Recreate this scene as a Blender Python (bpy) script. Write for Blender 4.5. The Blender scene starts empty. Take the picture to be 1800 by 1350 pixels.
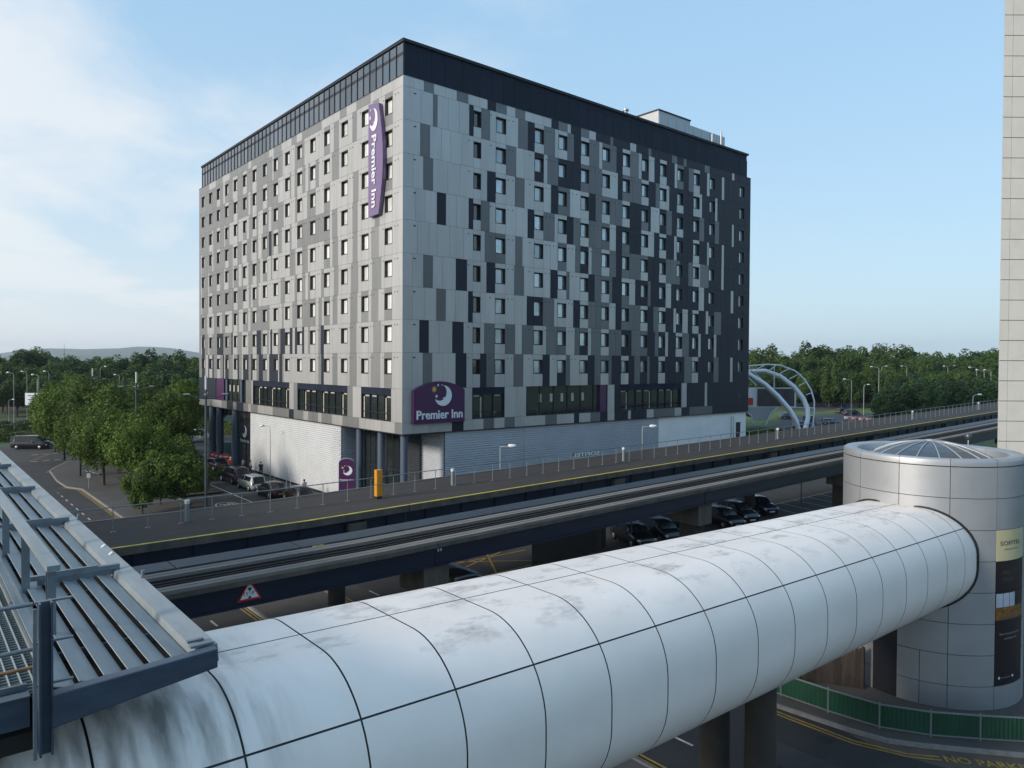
import bpy, math, random
from mathutils import Vector, Matrix
random.seed(7)
PI = math.pi
sc = bpy.context.scene
col = sc.collection

# ---------------------------------------------------------------- camera
# world axes follow the hotel: x runs along its shaded face, y along its bright face
AZ = math.atan2(1530, 1285)
PITCH, ROLL = math.radians(.92), math.atan(15 / 2610)
CAMH = 13.1
f0 = Vector((math.cos(AZ), math.sin(AZ), 0)); r0 = Vector((math.sin(AZ), -math.cos(AZ), 0)); u0 = Vector((0, 0, 1))
fw = f0 * math.cos(PITCH) - u0 * math.sin(PITCH); up = u0 * math.cos(PITCH) + f0 * math.sin(PITCH)
rt = r0 * math.cos(ROLL) + up * math.sin(ROLL); up = up * math.cos(ROLL) - r0 * math.sin(ROLL)
cd = bpy.data.cameras.new('camera'); cam = bpy.data.objects.new('camera', cd); col.objects.link(cam)
cam.matrix_world = Matrix(((rt.x, up.x, -fw.x, 0), (rt.y, up.y, -fw.y, 0), (rt.z, up.z, -fw.z, CAMH), (0, 0, 0, 1)))
cd.sensor_width = 36; cd.lens = 25.7; cd.shift_y = -.0091; cd.clip_start = .1; cd.clip_end = 20000
sc.camera = cam

# ---------------------------------------------------------------- light
SUN_AZ, SUN_EL = math.radians(172), math.radians(21)      # direction towards the sun, seen in the plan
sv = Vector((math.cos(SUN_AZ) * math.cos(SUN_EL), math.sin(SUN_AZ) * math.cos(SUN_EL), math.sin(SUN_EL)))
sd = bpy.data.lights.new('sun', 'SUN'); sun = bpy.data.objects.new('sun', sd); col.objects.link(sun)
sun.rotation_euler = (-sv).to_track_quat('-Z', 'Y').to_euler()
sd.energy = 3.0; sd.angle = math.radians(11); sd.color = (1, .90, .78)
w = bpy.data.worlds.new('World'); sc.world = w; w.use_nodes = True
nt = w.node_tree; N = nt.nodes; Lk = nt.links; N.clear()
def wn(t, **k):
    n = N.new(t)
    for a, b in k.items():
        setattr(n, a, b)
    return n
wo = wn('ShaderNodeOutputWorld'); bg = wn('ShaderNodeBackground'); Lk.new(bg.outputs[0], wo.inputs[0])
sky = wn('ShaderNodeTexSky', sky_type='NISHITA', sun_disc=False, sun_elevation=SUN_EL, sun_rotation=PI / 2 - SUN_AZ, air_density=1.0, dust_density=1.6, ozone_density=1.8)
tc = wn('ShaderNodeTexCoord')
def vm(op, a, b=None):
    n = wn('ShaderNodeVectorMath', operation=op)
    for i, q in enumerate((a, b)):
        if q is None: continue
        if isinstance(q, (tuple, list)): n.inputs[i].default_value = q
        else: Lk.new(q, n.inputs[i])
    return n
def mt(op, a, b=0, c=None, cl=False):
    n = wn('ShaderNodeMath', operation=op, use_clamp=cl)
    for i, q in enumerate((a, b, c)):
        if q is None: continue
        if isinstance(q, (int, float)): n.inputs[i].default_value = q
        else: Lk.new(q, n.inputs[i])
    return n.outputs[0]
dn = vm('NORMALIZE', tc.outputs['Generated']).outputs[0]
sx = wn('ShaderNodeSeparateXYZ'); Lk.new(dn, sx.inputs[0])
den = mt('ADD', mt('MAXIMUM', sx.outputs[2], 0), .22)
cx = wn('ShaderNodeCombineXYZ'); Lk.new(mt('DIVIDE', sx.outputs[0], den), cx.inputs[0]); Lk.new(mt('DIVIDE', sx.outputs[1], den), cx.inputs[1])
def noise(vec, s, d, r, off):
    m = wn('ShaderNodeVectorMath', operation='ADD'); Lk.new(vec, m.inputs[0]); m.inputs[1].default_value = off
    n = wn('ShaderNodeTexNoise'); Lk.new(m.outputs[0], n.inputs['Vector']); n.inputs['Scale'].default_value = s
    n.inputs['Detail'].default_value = d; n.inputs['Roughness'].default_value = r; n.inputs['Distortion'].default_value = .35
    return n.outputs['Fac']
n1 = noise(cx.outputs[0], 1.15, 9, .56, (3.1, 1.7, 0))
n2 = noise(cx.outputs[0], .45, 3, .5, (8.2, 4.4, 0))
lt = vm('DOT_PRODUCT', dn, (math.cos(math.radians(132)), math.sin(math.radians(132)), 0)).outputs['Value']   # towards the bright side
cov = mt('MULTIPLY_ADD', lt, .26, mt('MULTIPLY_ADD', n2, .42, -.19))
cl = mt('ADD', n1, cov)
rmp = wn('ShaderNodeMapRange'); rmp.interpolation_type = 'SMOOTHSTEP'; Lk.new(cl, rmp.inputs[0]); rmp.inputs[1].default_value = .47; rmp.inputs[2].default_value = .76
hz = mt('POWER', mt('SUBTRACT', 1, mt('MAXIMUM', sx.outputs[2], 0), cl=True), 7)
hza = mt('MULTIPLY', hz, mt('MULTIPLY_ADD', lt, .45, .70, cl=True))
fac = mt('MULTIPLY', mt('MAXIMUM', mt('MULTIPLY', rmp.outputs[0], .72), mt('MULTIPLY', hza, .9)), 1, cl=True)
ccol = wn('ShaderNodeMixRGB'); ccol.inputs[1].default_value = (5.3, 6.4, 7.0, 1); ccol.inputs[2].default_value = (7.9, 7.75, 7.6, 1)
Lk.new(mt('MULTIPLY_ADD', lt, .75, .38, cl=True), ccol.inputs[0])
tint = wn('ShaderNodeMixRGB', blend_type='MULTIPLY'); tint.inputs[0].default_value = 1; Lk.new(sky.outputs[0], tint.inputs[1]); tint.inputs[2].default_value = (1.75, 1.92, 1.95, 1)
grd = wn('ShaderNodeMixRGB'); grd.inputs[1].default_value = (4.5, 6.0, 6.9, 1); grd.inputs[2].default_value = (2.2, 4.5, 7.2, 1); Lk.new(mt('POWER', mt('MAXIMUM', sx.outputs[2], 0), .62, cl=True), grd.inputs[0])
clr = wn('ShaderNodeMixRGB'); clr.inputs[0].default_value = .8; Lk.new(tint.outputs[0], clr.inputs[1]); Lk.new(grd.outputs[0], clr.inputs[2])
mx = wn('ShaderNodeMixRGB'); Lk.new(fac, mx.inputs[0]); Lk.new(clr.outputs[0], mx.inputs[1]); Lk.new(ccol.outputs[0], mx.inputs[2])
Lk.new(mx.outputs[0], bg.inputs[0]); bg.inputs[1].default_value = .1
sc.view_settings.view_transform = 'Standard'; sc.view_settings.look = 'None'; sc.view_settings.gamma = 1
sc.view_settings.use_curve_mapping = False; sc.view_settings.exposure = .36
cy = sc.cycles; cy.use_denoising = True; cy.max_bounces = 6; cy.diffuse_bounces = 3; cy.glossy_bounces = 3; cy.transmission_bounces = 4
cy.transparent_max_bounces = 8; cy.volume_bounces = 0; cy.caustics_reflective = False; cy.caustics_refractive = False; cy.sample_clamp_indirect = 6

# ---------------------------------------------------------------- materials
def mat(name, c, rough=.6, metal=0, var=.0, vs=4., bump=0, bs=30., spec=.5, orand=0, emit=None, stretch=(1, 1, 1), c2=None, coat=0):
    """Principled material with procedural colour variation, optional second colour, bump and per-object value change."""
    m = bpy.data.materials.new(name); m.use_nodes = True
    t = m.node_tree; n = t.nodes; l = t.links; p = n['Principled BSDF']
    p.inputs['Roughness'].default_value = rough; p.inputs['Metallic'].default_value = metal
    p.inputs['Specular IOR Level'].default_value = spec; p.inputs['Coat Weight'].default_value = coat
    p.inputs['Base Color'].default_value = (*c, 1)
    co = n.new('ShaderNodeTexCoord'); mp = n.new('ShaderNodeMapping'); mp.inputs['Scale'].default_value = stretch
    geo = n.new('ShaderNodeNewGeometry'); l.new(geo.outputs['Position'], mp.inputs[0])
    last = None
    if var or c2:
        nz = n.new('ShaderNodeTexNoise'); l.new(mp.outputs[0], nz.inputs['Vector']); nz.inputs['Scale'].default_value = vs
        nz.inputs['Detail'].default_value = 7; nz.inputs['Roughness'].default_value = .65
        r = n.new('ShaderNodeMapRange'); l.new(nz.outputs['Fac'], r.inputs[0]); r.inputs[1].default_value = .32; r.inputs[2].default_value = .68
        mxx = n.new('ShaderNodeMixRGB'); l.new(r.outputs[0], mxx.inputs[0])
        b = c2 or tuple(min(1, q * (1 + var)) for q in c); a = c if c2 else tuple(q * (1 - var) for q in c)
        mxx.inputs[1].default_value = (*a, 1); mxx.inputs[2].default_value = (*b, 1); last = mxx.outputs[0]
    if orand:
        oi = n.new('ShaderNodeObjectInfo'); hs = n.new('ShaderNodeHueSaturation')
        r = n.new('ShaderNodeMapRange'); l.new(oi.outputs['Random'], r.inputs[0]); r.inputs[3].default_value = 1 - orand; r.inputs[4].default_value = 1 + orand
        l.new(r.outputs[0], hs.inputs['Value']); hs.inputs['Color'].default_value = (*c, 1)
        if last: l.new(last, hs.inputs['Color'])
        last = hs.outputs[0]
    if last: l.new(last, p.inputs['Base Color'])
    if bump:
        nb = n.new('ShaderNodeTexNoise'); l.new(mp.outputs[0], nb.inputs['Vector']); nb.inputs['Scale'].default_value = bs; nb.inputs['Detail'].default_value = 4
        bp = n.new('ShaderNodeBump'); bp.inputs['Strength'].default_value = bump; bp.inputs['Distance'].default_value = .02
        l.new(nb.outputs['Fac'], bp.inputs['Height']); l.new(bp.outputs[0], p.inputs['Normal'])
    if emit: p.inputs['Emission Color'].default_value = (*emit[0], 1); p.inputs['Emission Strength'].default_value = emit[1]
    return m
def leafmat(name, a, b, tr=.25):
    m = mat(name, a, .55, c2=b, vs=.9, orand=.3, spec=.25)
    p = m.node_tree.nodes['Principled BSDF']
    p.inputs['Subsurface Weight'].default_value = 0
    t = m.node_tree; tl = t.nodes.new('ShaderNodeBsdfTranslucent'); ms = t.nodes.new('ShaderNodeMixShader'); ms.inputs[0].default_value = tr
    src = p.inputs['Base Color'].links[0].from_socket; t.links.new(src, tl.inputs[0])
    t.links.new(p.outputs[0], ms.inputs[1]); t.links.new(tl.outputs[0], ms.inputs[2]); t.links.new(ms.outputs[0], t.nodes['Material Output'].inputs[0])
    return m
M = {
 'L': mat('cladding light', (.46, .45, .44), .40, .42, .08, 1.3, orand=.06, stretch=(1, 1, .12)), 'M': mat('cladding mid', (.150, .152, .156), .42, .42, .08, 1.3, orand=.08, stretch=(1, 1, .12)),
 'm': mat('cladding mid bright face', (.25, .25, .245), .40, .42, .08, 1.3, orand=.10, stretch=(1, 1, .12)),  # bright-face copy of the mid tone, reflected light put into its colour
 'D': mat('cladding dark', (.016, .020, .034), .5, .1, .08, .8, orand=.10, spec=.3), 'back': mat('joint dark', (.02, .022, .026), .8),
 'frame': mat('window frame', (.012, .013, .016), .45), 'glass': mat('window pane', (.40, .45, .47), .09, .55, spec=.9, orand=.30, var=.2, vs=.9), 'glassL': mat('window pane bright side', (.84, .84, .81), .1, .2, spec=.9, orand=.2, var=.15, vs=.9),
 'dglass': mat('dark glazing', (.02, .026, .028), .05, spec=1.0, coat=.5), 'curtain': mat('curtain', (.42, .39, .33), .8, var=.2),
 'attL': mat('attic glazing', (.16, .18, .20), .12, .75, orand=.25, spec=.8), 'attD': mat('attic navy panel', (.009, .015, .032), .6, 0, .1, .5, orand=.18, spec=.2),
 'navy': mat('navy trim', (.009, .012, .02), .55, 0), 'purple': mat('purple sign face', (.058, .012, .068), .38, var=.06, coat=.3),
 'purpleS': mat('purple sign face upper', (.16, .10, .22), .38, var=.06, coat=.3), 'white': mat('white lettering', (.72, .74, .76), .4), 'gold': mat('gold star', (.62, .42, .12), .4),
 'corrW': mat('white ribbed sheet', (.50, .51, .52), .5, .1, .06, .6), 'corrB': mat('blue grey ribbed sheet', (.50, .53, .58), .45, .2, .06, .6),
 'render': mat('pale render', (.86, .85, .84), .8, 0, .06, .7, .2), 'column': mat('blue grey column', (.085, .11, .15), .4, .3),
 'plantroom': mat('roof plant cladding', (.42, .44, .46), .5, .3, .05, .5),
 'asph': mat('asphalt', (.026, .026, .028), .85, 0, .28, .35, .5, 60), 'asph2': mat('worn asphalt', (.04, .039, .04), .88, 0, .25, .5, .5, 60),
 'deck': mat('deck surface', (.040, .034, .031), .92, 0, c2=(.022, .019, .019), vs=1.1, bump=.4, bs=50, stretch=(.45, 1.6, 1)),
 'pave': mat('paving', (.07, .066, .065), .85, 0, .15, .6, .3, 40), 'pave2': mat('brown paving', (.085, .07, .058), .9, 0, .25, 2, .3, 40),
 'kerb': mat('kerb stone', (.2, .195, .185), .8, 0, .2, 3), 'conc': mat('stained concrete', (.12, .105, .088), .85, 0, c2=(.06, .053, .045), vs=1.3, bump=.3, bs=20, stretch=(1, 1, .25)),
 'pad': mat('running pad concrete', (.22, .195, .175), .85, 0, c2=(.13, .118, .105), vs=1.5, bump=.2, stretch=(.25, 3, 1)),
 'dirt': mat('dark track bed', (.02, .018, .017), .9, 0, .3, 3), 'girder': mat('navy girder paint', (.012, .020, .042), .42, .1, .22, .8, stretch=(.4, 1, 2)),
 'plate': mat('weathered blue plate', (.045, .062, .078), .6, .1, c2=(.028, .04, .052), vs=2, stretch=(.3, 2, 1)),
 'yellow': mat('yellow paint', (.62, .48, .05), .7, 0, c2=(.36, .28, .05), vs=2.2), 'yroad': mat('yellow road paint', (.42, .27, .035), .75, 0, c2=(.2, .14, .04), vs=3),
 'wroad': mat('white road paint', (.5, .5, .5), .75, 0, c2=(.3, .3, .3), vs=3),
 'tower': mat('silver tower cladding', (.37, .38, .395), .44, .5, .06, .8, orand=.04, bump=.08, bs=1.4), 'roofdark': mat('roof membrane', (.03, .032, .035), .8),
 'dome': mat('dome glazing', (.055, .068, .08), .3, .1, var=.15, vs=1.5, spec=.9), 'rib': mat('dome rib', (.36, .38, .40), .35, .4),
 'cream': mat('cream stone panel', (.60, .57, .52), .7, 0, .05, 1.2, .1, 40), 'galv': mat('galvanised steel', (.19, .22, .245), .45, .3, c2=(.13, .155, .18), vs=3.5, stretch=(1, .35, 1)),
 'galvL': mat('pale louvre blade', (.25, .285, .30), .5, .1, c2=(.18, .21, .225), vs=2.2, stretch=(2, .3, 1)),
 'beam': mat('blue grey beam paint', (.065, .088, .125), .42, .15, c2=(.04, .058, .085), vs=2.2, stretch=(1, 1, 3)), 'rust': mat('rusty rail', (.25, .13, .05), .7, .1, var=.4, vs=8),
 'grate': mat('grating dark', (.022, .036, .038), .6, .2, .3, 4), 'gbar': mat('grating bar', (.33, .37, .38), .5, .4),
 'rail': mat('railing steel', (.20, .235, .24), .5, .4), 'orange': mat('orange cabinet', (.58, .24, .012), .45, 0, .12, 2), 'red': mat('red plastic', (.55, .03, .012), .5),
 'green': mat('green barrier sheet', (.010, .058, .033), .5, 0, .2, 1.2, stretch=(1, 1, .3)), 'wood': mat('timber plank', (.036, .026, .020), .8, 0, .4, 3, .3, 20, orand=.35, stretch=(1, 1, .2)),
 'pierdark': mat('dark brown concrete', (.05, .043, .036), .85, 0, c2=(.03, .026, .022), vs=1.5, bump=.3, bs=20), 'black': mat('black fence', (.012, .012, .012), .6), 'tyre': mat('tyre', (.012, .012, .012), .8), 'rim': mat('wheel rim', (.35, .36, .38), .35, .7),  # pierdark: darker brown concrete tone for the pier shafts
 'cglass': mat('car glass', (.012, .016, .02), .16, spec=.6), 'lampglass': mat('lamp glass', (.62, .64, .65), .2), 'tail': mat('tail light', (.35, .01, .01), .3),
 'lpost': mat('galvanised lamp post', (.36, .39, .38), .5, .3), 'dpost': mat('dark mast', (.05, .065, .08), .45, .3), 'arch': mat('pale arch steel', (.58, .62, .65), .4, .3),
 'bill': mat('billboard face', (.052, .045, .045), .6, 0, .3, .5), 'billg': mat('billboard grey', (.33, .35, .36), .6), 'grass': mat('grass', (.042, .085, .016), .9, 0, c2=(.075, .125, .024), vs=.25, bump=.5, bs=5),
 'ground': mat('rough ground', (.035, .06, .018), .95, 0, c2=(.06, .085, .03), vs=.05), 'hill': mat('distant wooded hill', (.05, .085, .05), .95, 0, c2=(.09, .12, .07), vs=.006),
 'bark': mat('bark', (.045, .035, .025), .9, 0, .3, 6), 'leafA': leafmat('plane tree leaf', (.034, .074, .008), (.115, .172, .022)), 'leafB': leafmat('forest leaf', (.026, .060, .012), (.075, .120, .020)),
 'leafC': leafmat('hedge leaf', (.03, .065, .010), (.075, .11, .018)), 'leafD': leafmat('dark forest leaf', (.016, .042, .012), (.042, .080, .018)), 'leafO': leafmat('copper leaf', (.09, .04, .012), (.17, .07, .02)), 'flower': mat('white blossom', (.5, .52, .46), .6),
 'skin': mat('skin', (.45, .27, .2), .6), 'soil': mat('bed soil', (.035, .028, .02), .95, 0, .3, 3), 'banner': mat('black banner', (.010, .009, .012), .38), 'sofy': mat('cream banner', (.50, .45, .27), .5, 0, .05, 1),
 'teal': mat('teal hoarding', (.01, .07, .09), .5), 'goldtxt': mat('dull gold print', (.10, .075, .035), .5), 'greytxt': mat('grey print', (.3, .3, .32), .5), 'skyprint': mat('pale print', (.30, .38, .50), .5, c2=(.42, .46, .52), vs=3, spec=.3),
 'photoprint': mat('amber print', (.30, .14, .02), .5, 0, c2=(.03, .015, .008), vs=9),
}
# footbridge shell: white panel with soft rain dirt gathered on the crown
mt_ = mat('white footbridge panel', (.84, .755, .695), .5, 0, .05, .5, spec=.5, bump=.06, bs=1.1); M['shell'] = mt_
def shell_dirt(m):
    t = m.node_tree; n = t.nodes; l = t.links; p = n['Principled BSDF']; src = p.inputs['Base Color'].links[0].from_socket
    g = n.new('ShaderNodeNewGeometry'); sp = n.new('ShaderNodeSeparateXYZ'); l.new(g.outputs['Normal'], sp.inputs[0])
    r = n.new('ShaderNodeMapRange'); l.new(sp.outputs[2], r.inputs[0]); r.inputs[1].default_value = .72; r.inputs[2].default_value = .99
    mp = n.new('ShaderNodeMapping'); l.new(g.outputs['Position'], mp.inputs[0]); mp.inputs['Scale'].default_value = (.8, 1.5, 1)
    nz = n.new('ShaderNodeTexNoise'); l.new(mp.outputs[0], nz.inputs['Vector']); nz.inputs['Scale'].default_value = 1.0; nz.inputs['Detail'].default_value = 9; nz.inputs['Roughness'].default_value = .72
    r2 = n.new('ShaderNodeMapRange'); l.new(nz.outputs['Fac'], r2.inputs[0]); r2.inputs[1].default_value = .525; r2.inputs[2].default_value = .72
    mp2 = n.new('ShaderNodeMapping'); l.new(g.outputs['Position'], mp2.inputs[0]); mp2.inputs['Scale'].default_value = (1, 3.4, 1); mp2.inputs['Rotation'].default_value = (0, 0, .35)
    nf = n.new('ShaderNodeTexNoise'); l.new(mp2.outputs[0], nf.inputs['Vector']); nf.inputs['Scale'].default_value = 5; nf.inputs['Detail'].default_value = 6; nf.inputs['Roughness'].default_value = .75
    r3 = n.new('ShaderNodeMapRange'); l.new(nf.outputs['Fac'], r3.inputs[0]); r3.inputs[1].default_value = .55; r3.inputs[2].default_value = .68; r3.inputs[4].default_value = .6
    a = n.new('ShaderNodeMath'); a.operation = 'MULTIPLY'; l.new(r.outputs[0], a.inputs[0]); l.new(r2.outputs[0], a.inputs[1])
    r3b = n.new('ShaderNodeMath'); r3b.operation = 'ADD'; l.new(r3.outputs[0], r3b.inputs[0]); r3b.inputs[1].default_value = .75
    b = n.new('ShaderNodeMath'); b.operation = 'MULTIPLY'; l.new(a.outputs[0], b.inputs[0]); l.new(r3b.outputs[0], b.inputs[1]); b.use_clamp = True
    # run-off streaks below the louvre platform (x < 4.6)
    s2 = n.new('ShaderNodeSeparateXYZ'); l.new(g.outputs['Position'], s2.inputs[0])
    mx_ = n.new('ShaderNodeMapRange'); mx_.interpolation_type = 'SMOOTHSTEP'; l.new(s2.outputs[0], mx_.inputs[0]); mx_.inputs[1].default_value = 4.9; mx_.inputs[2].default_value = 3.0
    mz = n.new('ShaderNodeMapRange'); mz.interpolation_type = 'SMOOTHSTEP'; l.new(s2.outputs[2], mz.inputs[0]); mz.inputs[1].default_value = 6.6; mz.inputs[2].default_value = 8.2
    mp3 = n.new('ShaderNodeMapping'); l.new(g.outputs['Position'], mp3.inputs[0]); mp3.inputs['Scale'].default_value = (2.6, .5, .35)
    ns = n.new('ShaderNodeTexNoise'); l.new(mp3.outputs[0], ns.inputs['Vector']); ns.inputs['Scale'].default_value = 1.4; ns.inputs['Detail'].default_value = 5
    r4 = n.new('ShaderNodeMapRange'); l.new(ns.outputs['Fac'], r4.inputs[0]); r4.inputs[1].default_value = .42; r4.inputs[2].default_value = .68
    c = n.new('ShaderNodeMath'); c.operation = 'MULTIPLY'; l.new(mx_.outputs[0], c.inputs[0]); l.new(mz.outputs[0], c.inputs[1])
    c2 = n.new('ShaderNodeMath'); c2.operation = 'MULTIPLY'; l.new(c.outputs[0], c2.inputs[0]); l.new(r4.outputs[0], c2.inputs[1])
    d = n.new('ShaderNodeMath'); d.operation = 'MAXIMUM'; l.new(b.outputs[0], d.inputs[0]); l.new(c2.outputs[0], d.inputs[1])
    d2 = n.new('ShaderNodeMath'); d2.operation = 'MULTIPLY'; l.new(d.outputs[0], d2.inputs[0]); d2.inputs[1].default_value = .85
    mx2 = n.new('ShaderNodeMixRGB'); l.new(d2.outputs[0], mx2.inputs[0]); l.new(src, mx2.inputs[1]); mx2.inputs[2].default_value = (.13, .12, .105, 1)
    l.new(mx2.outputs[0], p.inputs['Base Color'])
shell_dirt(M['shell'])

# ---------------------------------------------------------------- mesh helpers
class B:
    def __init__(s): s.v = []; s.f = []; s.m = []; s.sm = []
    def add(s, vs, fs, m=0, sm=False):
        o = len(s.v); s.v += [tuple(q) for q in vs]; s.f += [tuple(i + o for i in f) for f in fs]; s.m += [m] * len(fs); s.sm += [sm] * len(fs); return s
    def box(s, x0, x1, y0, y1, z0, z1, m=0):
        return s.add([(x0, y0, z0), (x1, y0, z0), (x1, y1, z0), (x0, y1, z0), (x0, y0, z1), (x1, y0, z1), (x1, y1, z1), (x0, y1, z1)],
            [(0, 3, 2, 1), (4, 5, 6, 7), (0, 1, 5, 4), (1, 2, 6, 5), (2, 3, 7, 6), (3, 0, 4, 7)], m)
    def bar(s, p, q, w, h, m=0, upv=(0, 0, 1)):
        p = Vector(p); q = Vector(q); d = (q - p).normalized(); sdv = d.cross(Vector(upv))
        if sdv.length < 1e-4: sdv = Vector((1, 0, 0))
        sdv.normalize(); u = sdv.cross(d); a = sdv * w / 2; b = u * h / 2
        return s.add([p - a - b, p + a - b, p + a + b, p - a + b, q - a - b, q + a - b, q + a + b, q - a + b],
            [(0, 3, 2, 1), (4, 5, 6, 7), (0, 1, 5, 4), (1, 2, 6, 5), (2, 3, 7, 6), (3, 0, 4, 7)], m)
    def tube(s, path, r, n=8, m=0, cap=True):
        P = [Vector(q) for q in path]; k = len(P); R = r if isinstance(r, (list, tuple)) else [r] * k
        vs = []; prev = None
        for i, p in enumerate(P):
            d = (P[min(i + 1, k - 1)] - P[max(i - 1, 0)]).normalized()
            a = prev if prev is not None else (Vector((0, 0, 1)) if abs(d.z) < .9 else Vector((1, 0, 0)))
            a = (a - d * a.dot(d)).normalized(); prev = a; b = d.cross(a)
            vs += [p + (a * math.cos(2 * PI * j / n) + b * math.sin(2 * PI * j / n)) * R[i] for j in range(n)]
        fs = [(i * n + j, i * n + (j + 1) % n, (i + 1) * n + (j + 1) % n, (i + 1) * n + j) for i in range(k - 1) for j in range(n)]
        s.add(vs, fs, m, True)
        if cap: s.add(vs[:n], [tuple(range(n))[::-1]], m); s.add(vs[-n:], [tuple(range(n))], m)
        return s
    def lathe(s, c, prof, n=24, m=0, a0=0, a1=2 * PI, sm=True):
        full = abs(a1 - a0 - 2 * PI) < 1e-6; na = n if full else n + 1; vs = []
        for r, z in prof: vs += [(c[0] + r * math.cos(a0 + (a1 - a0) * j / n), c[1] + r * math.sin(a0 + (a1 - a0) * j / n), c[2] + z) for j in range(na)]
        fs = [(i * na + j, i * na + (j + 1) % na, (i + 1) * na + (j + 1) % na, (i + 1) * na + j) for i in range(len(prof) - 1) for j in range(n)]
        return s.add(vs, fs, m, sm)
    def prism(s, poly, fn, d0, d1, m=0):
        """poly in 2-D, fn(a, b, d) -> 3-D"""
        k = len(poly); vs = [fn(a, b, d0) for a, b in poly] + [fn(a, b, d1) for a, b in poly]
        return s.add(vs, [tuple(range(k)), tuple(range(2 * k - 1, k - 1, -1))] + [(i, (i + 1) % k, k + (i + 1) % k, k + i)[::-1] for i in range(k)], m)
    def mesh(s, name, mats):
        me = bpy.data.meshes.new(name); me.from_pydata(s.v, [], s.f)
        for q in (mats if isinstance(mats, (list, tuple)) else [mats]): me.materials.append(M[q] if isinstance(q, str) else q)
        me.polygons.foreach_set('material_index', s.m); me.polygons.foreach_set('use_smooth', s.sm); me.update(); return me
    def build(s, name, mats, parent=None, loc=None, **k): return put(name, s.mesh(name, mats), parent, loc, **k)
WORLD = set()      # things whose parts are written in world coordinates
def wthing(*a, **k):
    o = thing(*a, **k); WORLD.add(o.name); return o
def put(name, me, parent=None, loc=None, rz=0, label=None, cat=None, group=None, kind=None, rot=None, bevel=0):
    o = bpy.data.objects.new(name, me); col.objects.link(o)
    if loc is not None: o.location = loc
    elif parent is not None and parent.name in WORLD: o.location = -parent.location
    if rz: o.rotation_euler = (0, 0, rz)
    if rot: o.rotation_euler = rot
    if parent: o.parent = parent
    if label: o['label'] = label
    if cat: o['category'] = cat
    if group: o['group'] = group
    if kind: o['kind'] = kind
    if bevel: b = o.modifiers.new('bevel', 'BEVEL'); b.width = bevel; b.segments = 2; b.limit_method = 'ANGLE'
    return o
def thing(name, label, cat, loc=(0, 0, 0), rz=0, group=None): return put(name, None, None, loc, rz, label, cat, group)
def dup(root, loc=None, rz=None, label=None, group=None, scale=None, body=None):
    r = root.copy(); col.objects.link(r)
    if loc is not None: r.location = loc
    if rz is not None: r.rotation_euler = (0, 0, rz)
    if label: r['label'] = label
    if group: r['group'] = group
    if scale: r.scale = scale if isinstance(scale, tuple) else (scale,) * 3
    for ch in list(root.children):
        c = ch.copy(); col.objects.link(c); c.parent = r
        for g in list(ch.children):
            d = g.copy(); col.objects.link(d); d.parent = c
    return r
def at(px, D):
    """ground point seen in the direction of picture column px (1800 wide) at D metres depth"""
    X = (px - 900) / 1285 * D; return (r0.x * X + f0.x * D, r0.y * X + f0.y * D)
def text_mesh(s, size, bold=0, align='LEFT', ext=0, res=3):
    cu = bpy.data.curves.new('t', 'FONT'); cu.body = s; cu.size = size; cu.offset = bold; cu.align_x = align; cu.extrude = ext; cu.resolution_u = res
    o = bpy.data.objects.new('t', cu); me = bpy.data.meshes.new_from_object(o)
    V = [tuple(v.co) for v in me.vertices]; F = [tuple(p.vertices) for p in me.polygons]
    bpy.data.objects.remove(o); bpy.data.curves.remove(cu); return V, F
def put_text(s, size, fn, m, parent, bold=0, align='LEFT', ext=0, name='lettering', fit=None, **k):
    V, F = text_mesh(s, size, bold, align, ext)
    if fit:        # (width, capital height)
        x0 = min(v[0] for v in V); x1 = max(v[0] for v in V); ch = .729 * size; V = [((v[0] - x0) / (x1 - x0) * fit[0], v[1] / ch * fit[1], v[2]) for v in V]
    b = B(); b.add([fn(*v) for v in V], F); return b.build(name, m, parent, **k)

# ================================================================ SETTING: ground, roads, pavements
B().box(-6000, 6000, -3000, 9000, -1, 0).build('ground', 'ground', kind='structure')
def sheet(name, pts, z, m, kind='structure', h=0):
    b = B(); k = len(pts)
    if h: b.prism(pts, lambda x, y, d: (x, y, d), 0.0, h)
    else: b.add([(x, y, z) for x, y in pts], [tuple(range(k))])
    return b.build(name, m, kind=kind)
sheet('apron_road', [(-60, -30), (118, -30), (118, 112), (46, 131), (-60, 131)], .004, 'asph')
sheet('car_park', [(29, 29.5), (104, 29.5), (104, 51), (29, 51)], .008, 'asph2')
# paved island between the two roads and the plaza with trees
sheet('pavement', [(14.25, -30), (18.4, -30), (18.4, 66), (20.2, 70), (20.6, 96), (24.5, 104), (19, 108), (17.2, 109.5), (15.2, 104.6), (13.7, 100.5), (13.2, 92), (13.3, 87), (14.2, 84.6)], 0, 'pave', h=.12)
sheet('hotel_pavement', [(29.6, 56), (31.0, 52.5), (60, 52.5), (60, 60), (33.5, 96), (29.7, 96)], 0, 'pave', h=.13)
sheet('tower_pavement', [(25.9, 30), (25.68, 14.6), (25.98, 12.0), (26.3, 10.83), (26.9, 9.95), (27.95, 8.65), (28.9, 7.5), (31, 4.5), (40, -10), (60, -10), (60, 29), (29, 31)], 0, 'pave', h=.12)
sheet('worn_paving', [(25.75, 12.0), (26.2, 10.75), (26.85, 9.85), (27.9, 8.55), (28.85, 7.4), (30.9, 4.4), (29, 3.4), (27.2, 6.3), (26.3, 8.0), (25.9, 9.3), (25.6, 10.8)], .008, 'pave2')
sheet('entrance_road', [(-90, 112), (16, 112), (38, 118), (60, 131), (60, 134), (-90, 131.5)], .012, 'asph2')
sheet('far_road', [(-150, 170), (60, 170), (70, 186), (-150, 214)], .016, 'asph')
sheet('far_road', [(-150, 232), (60, 236), (60, 262), (-150, 262)], .020, 'asph2')
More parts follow.
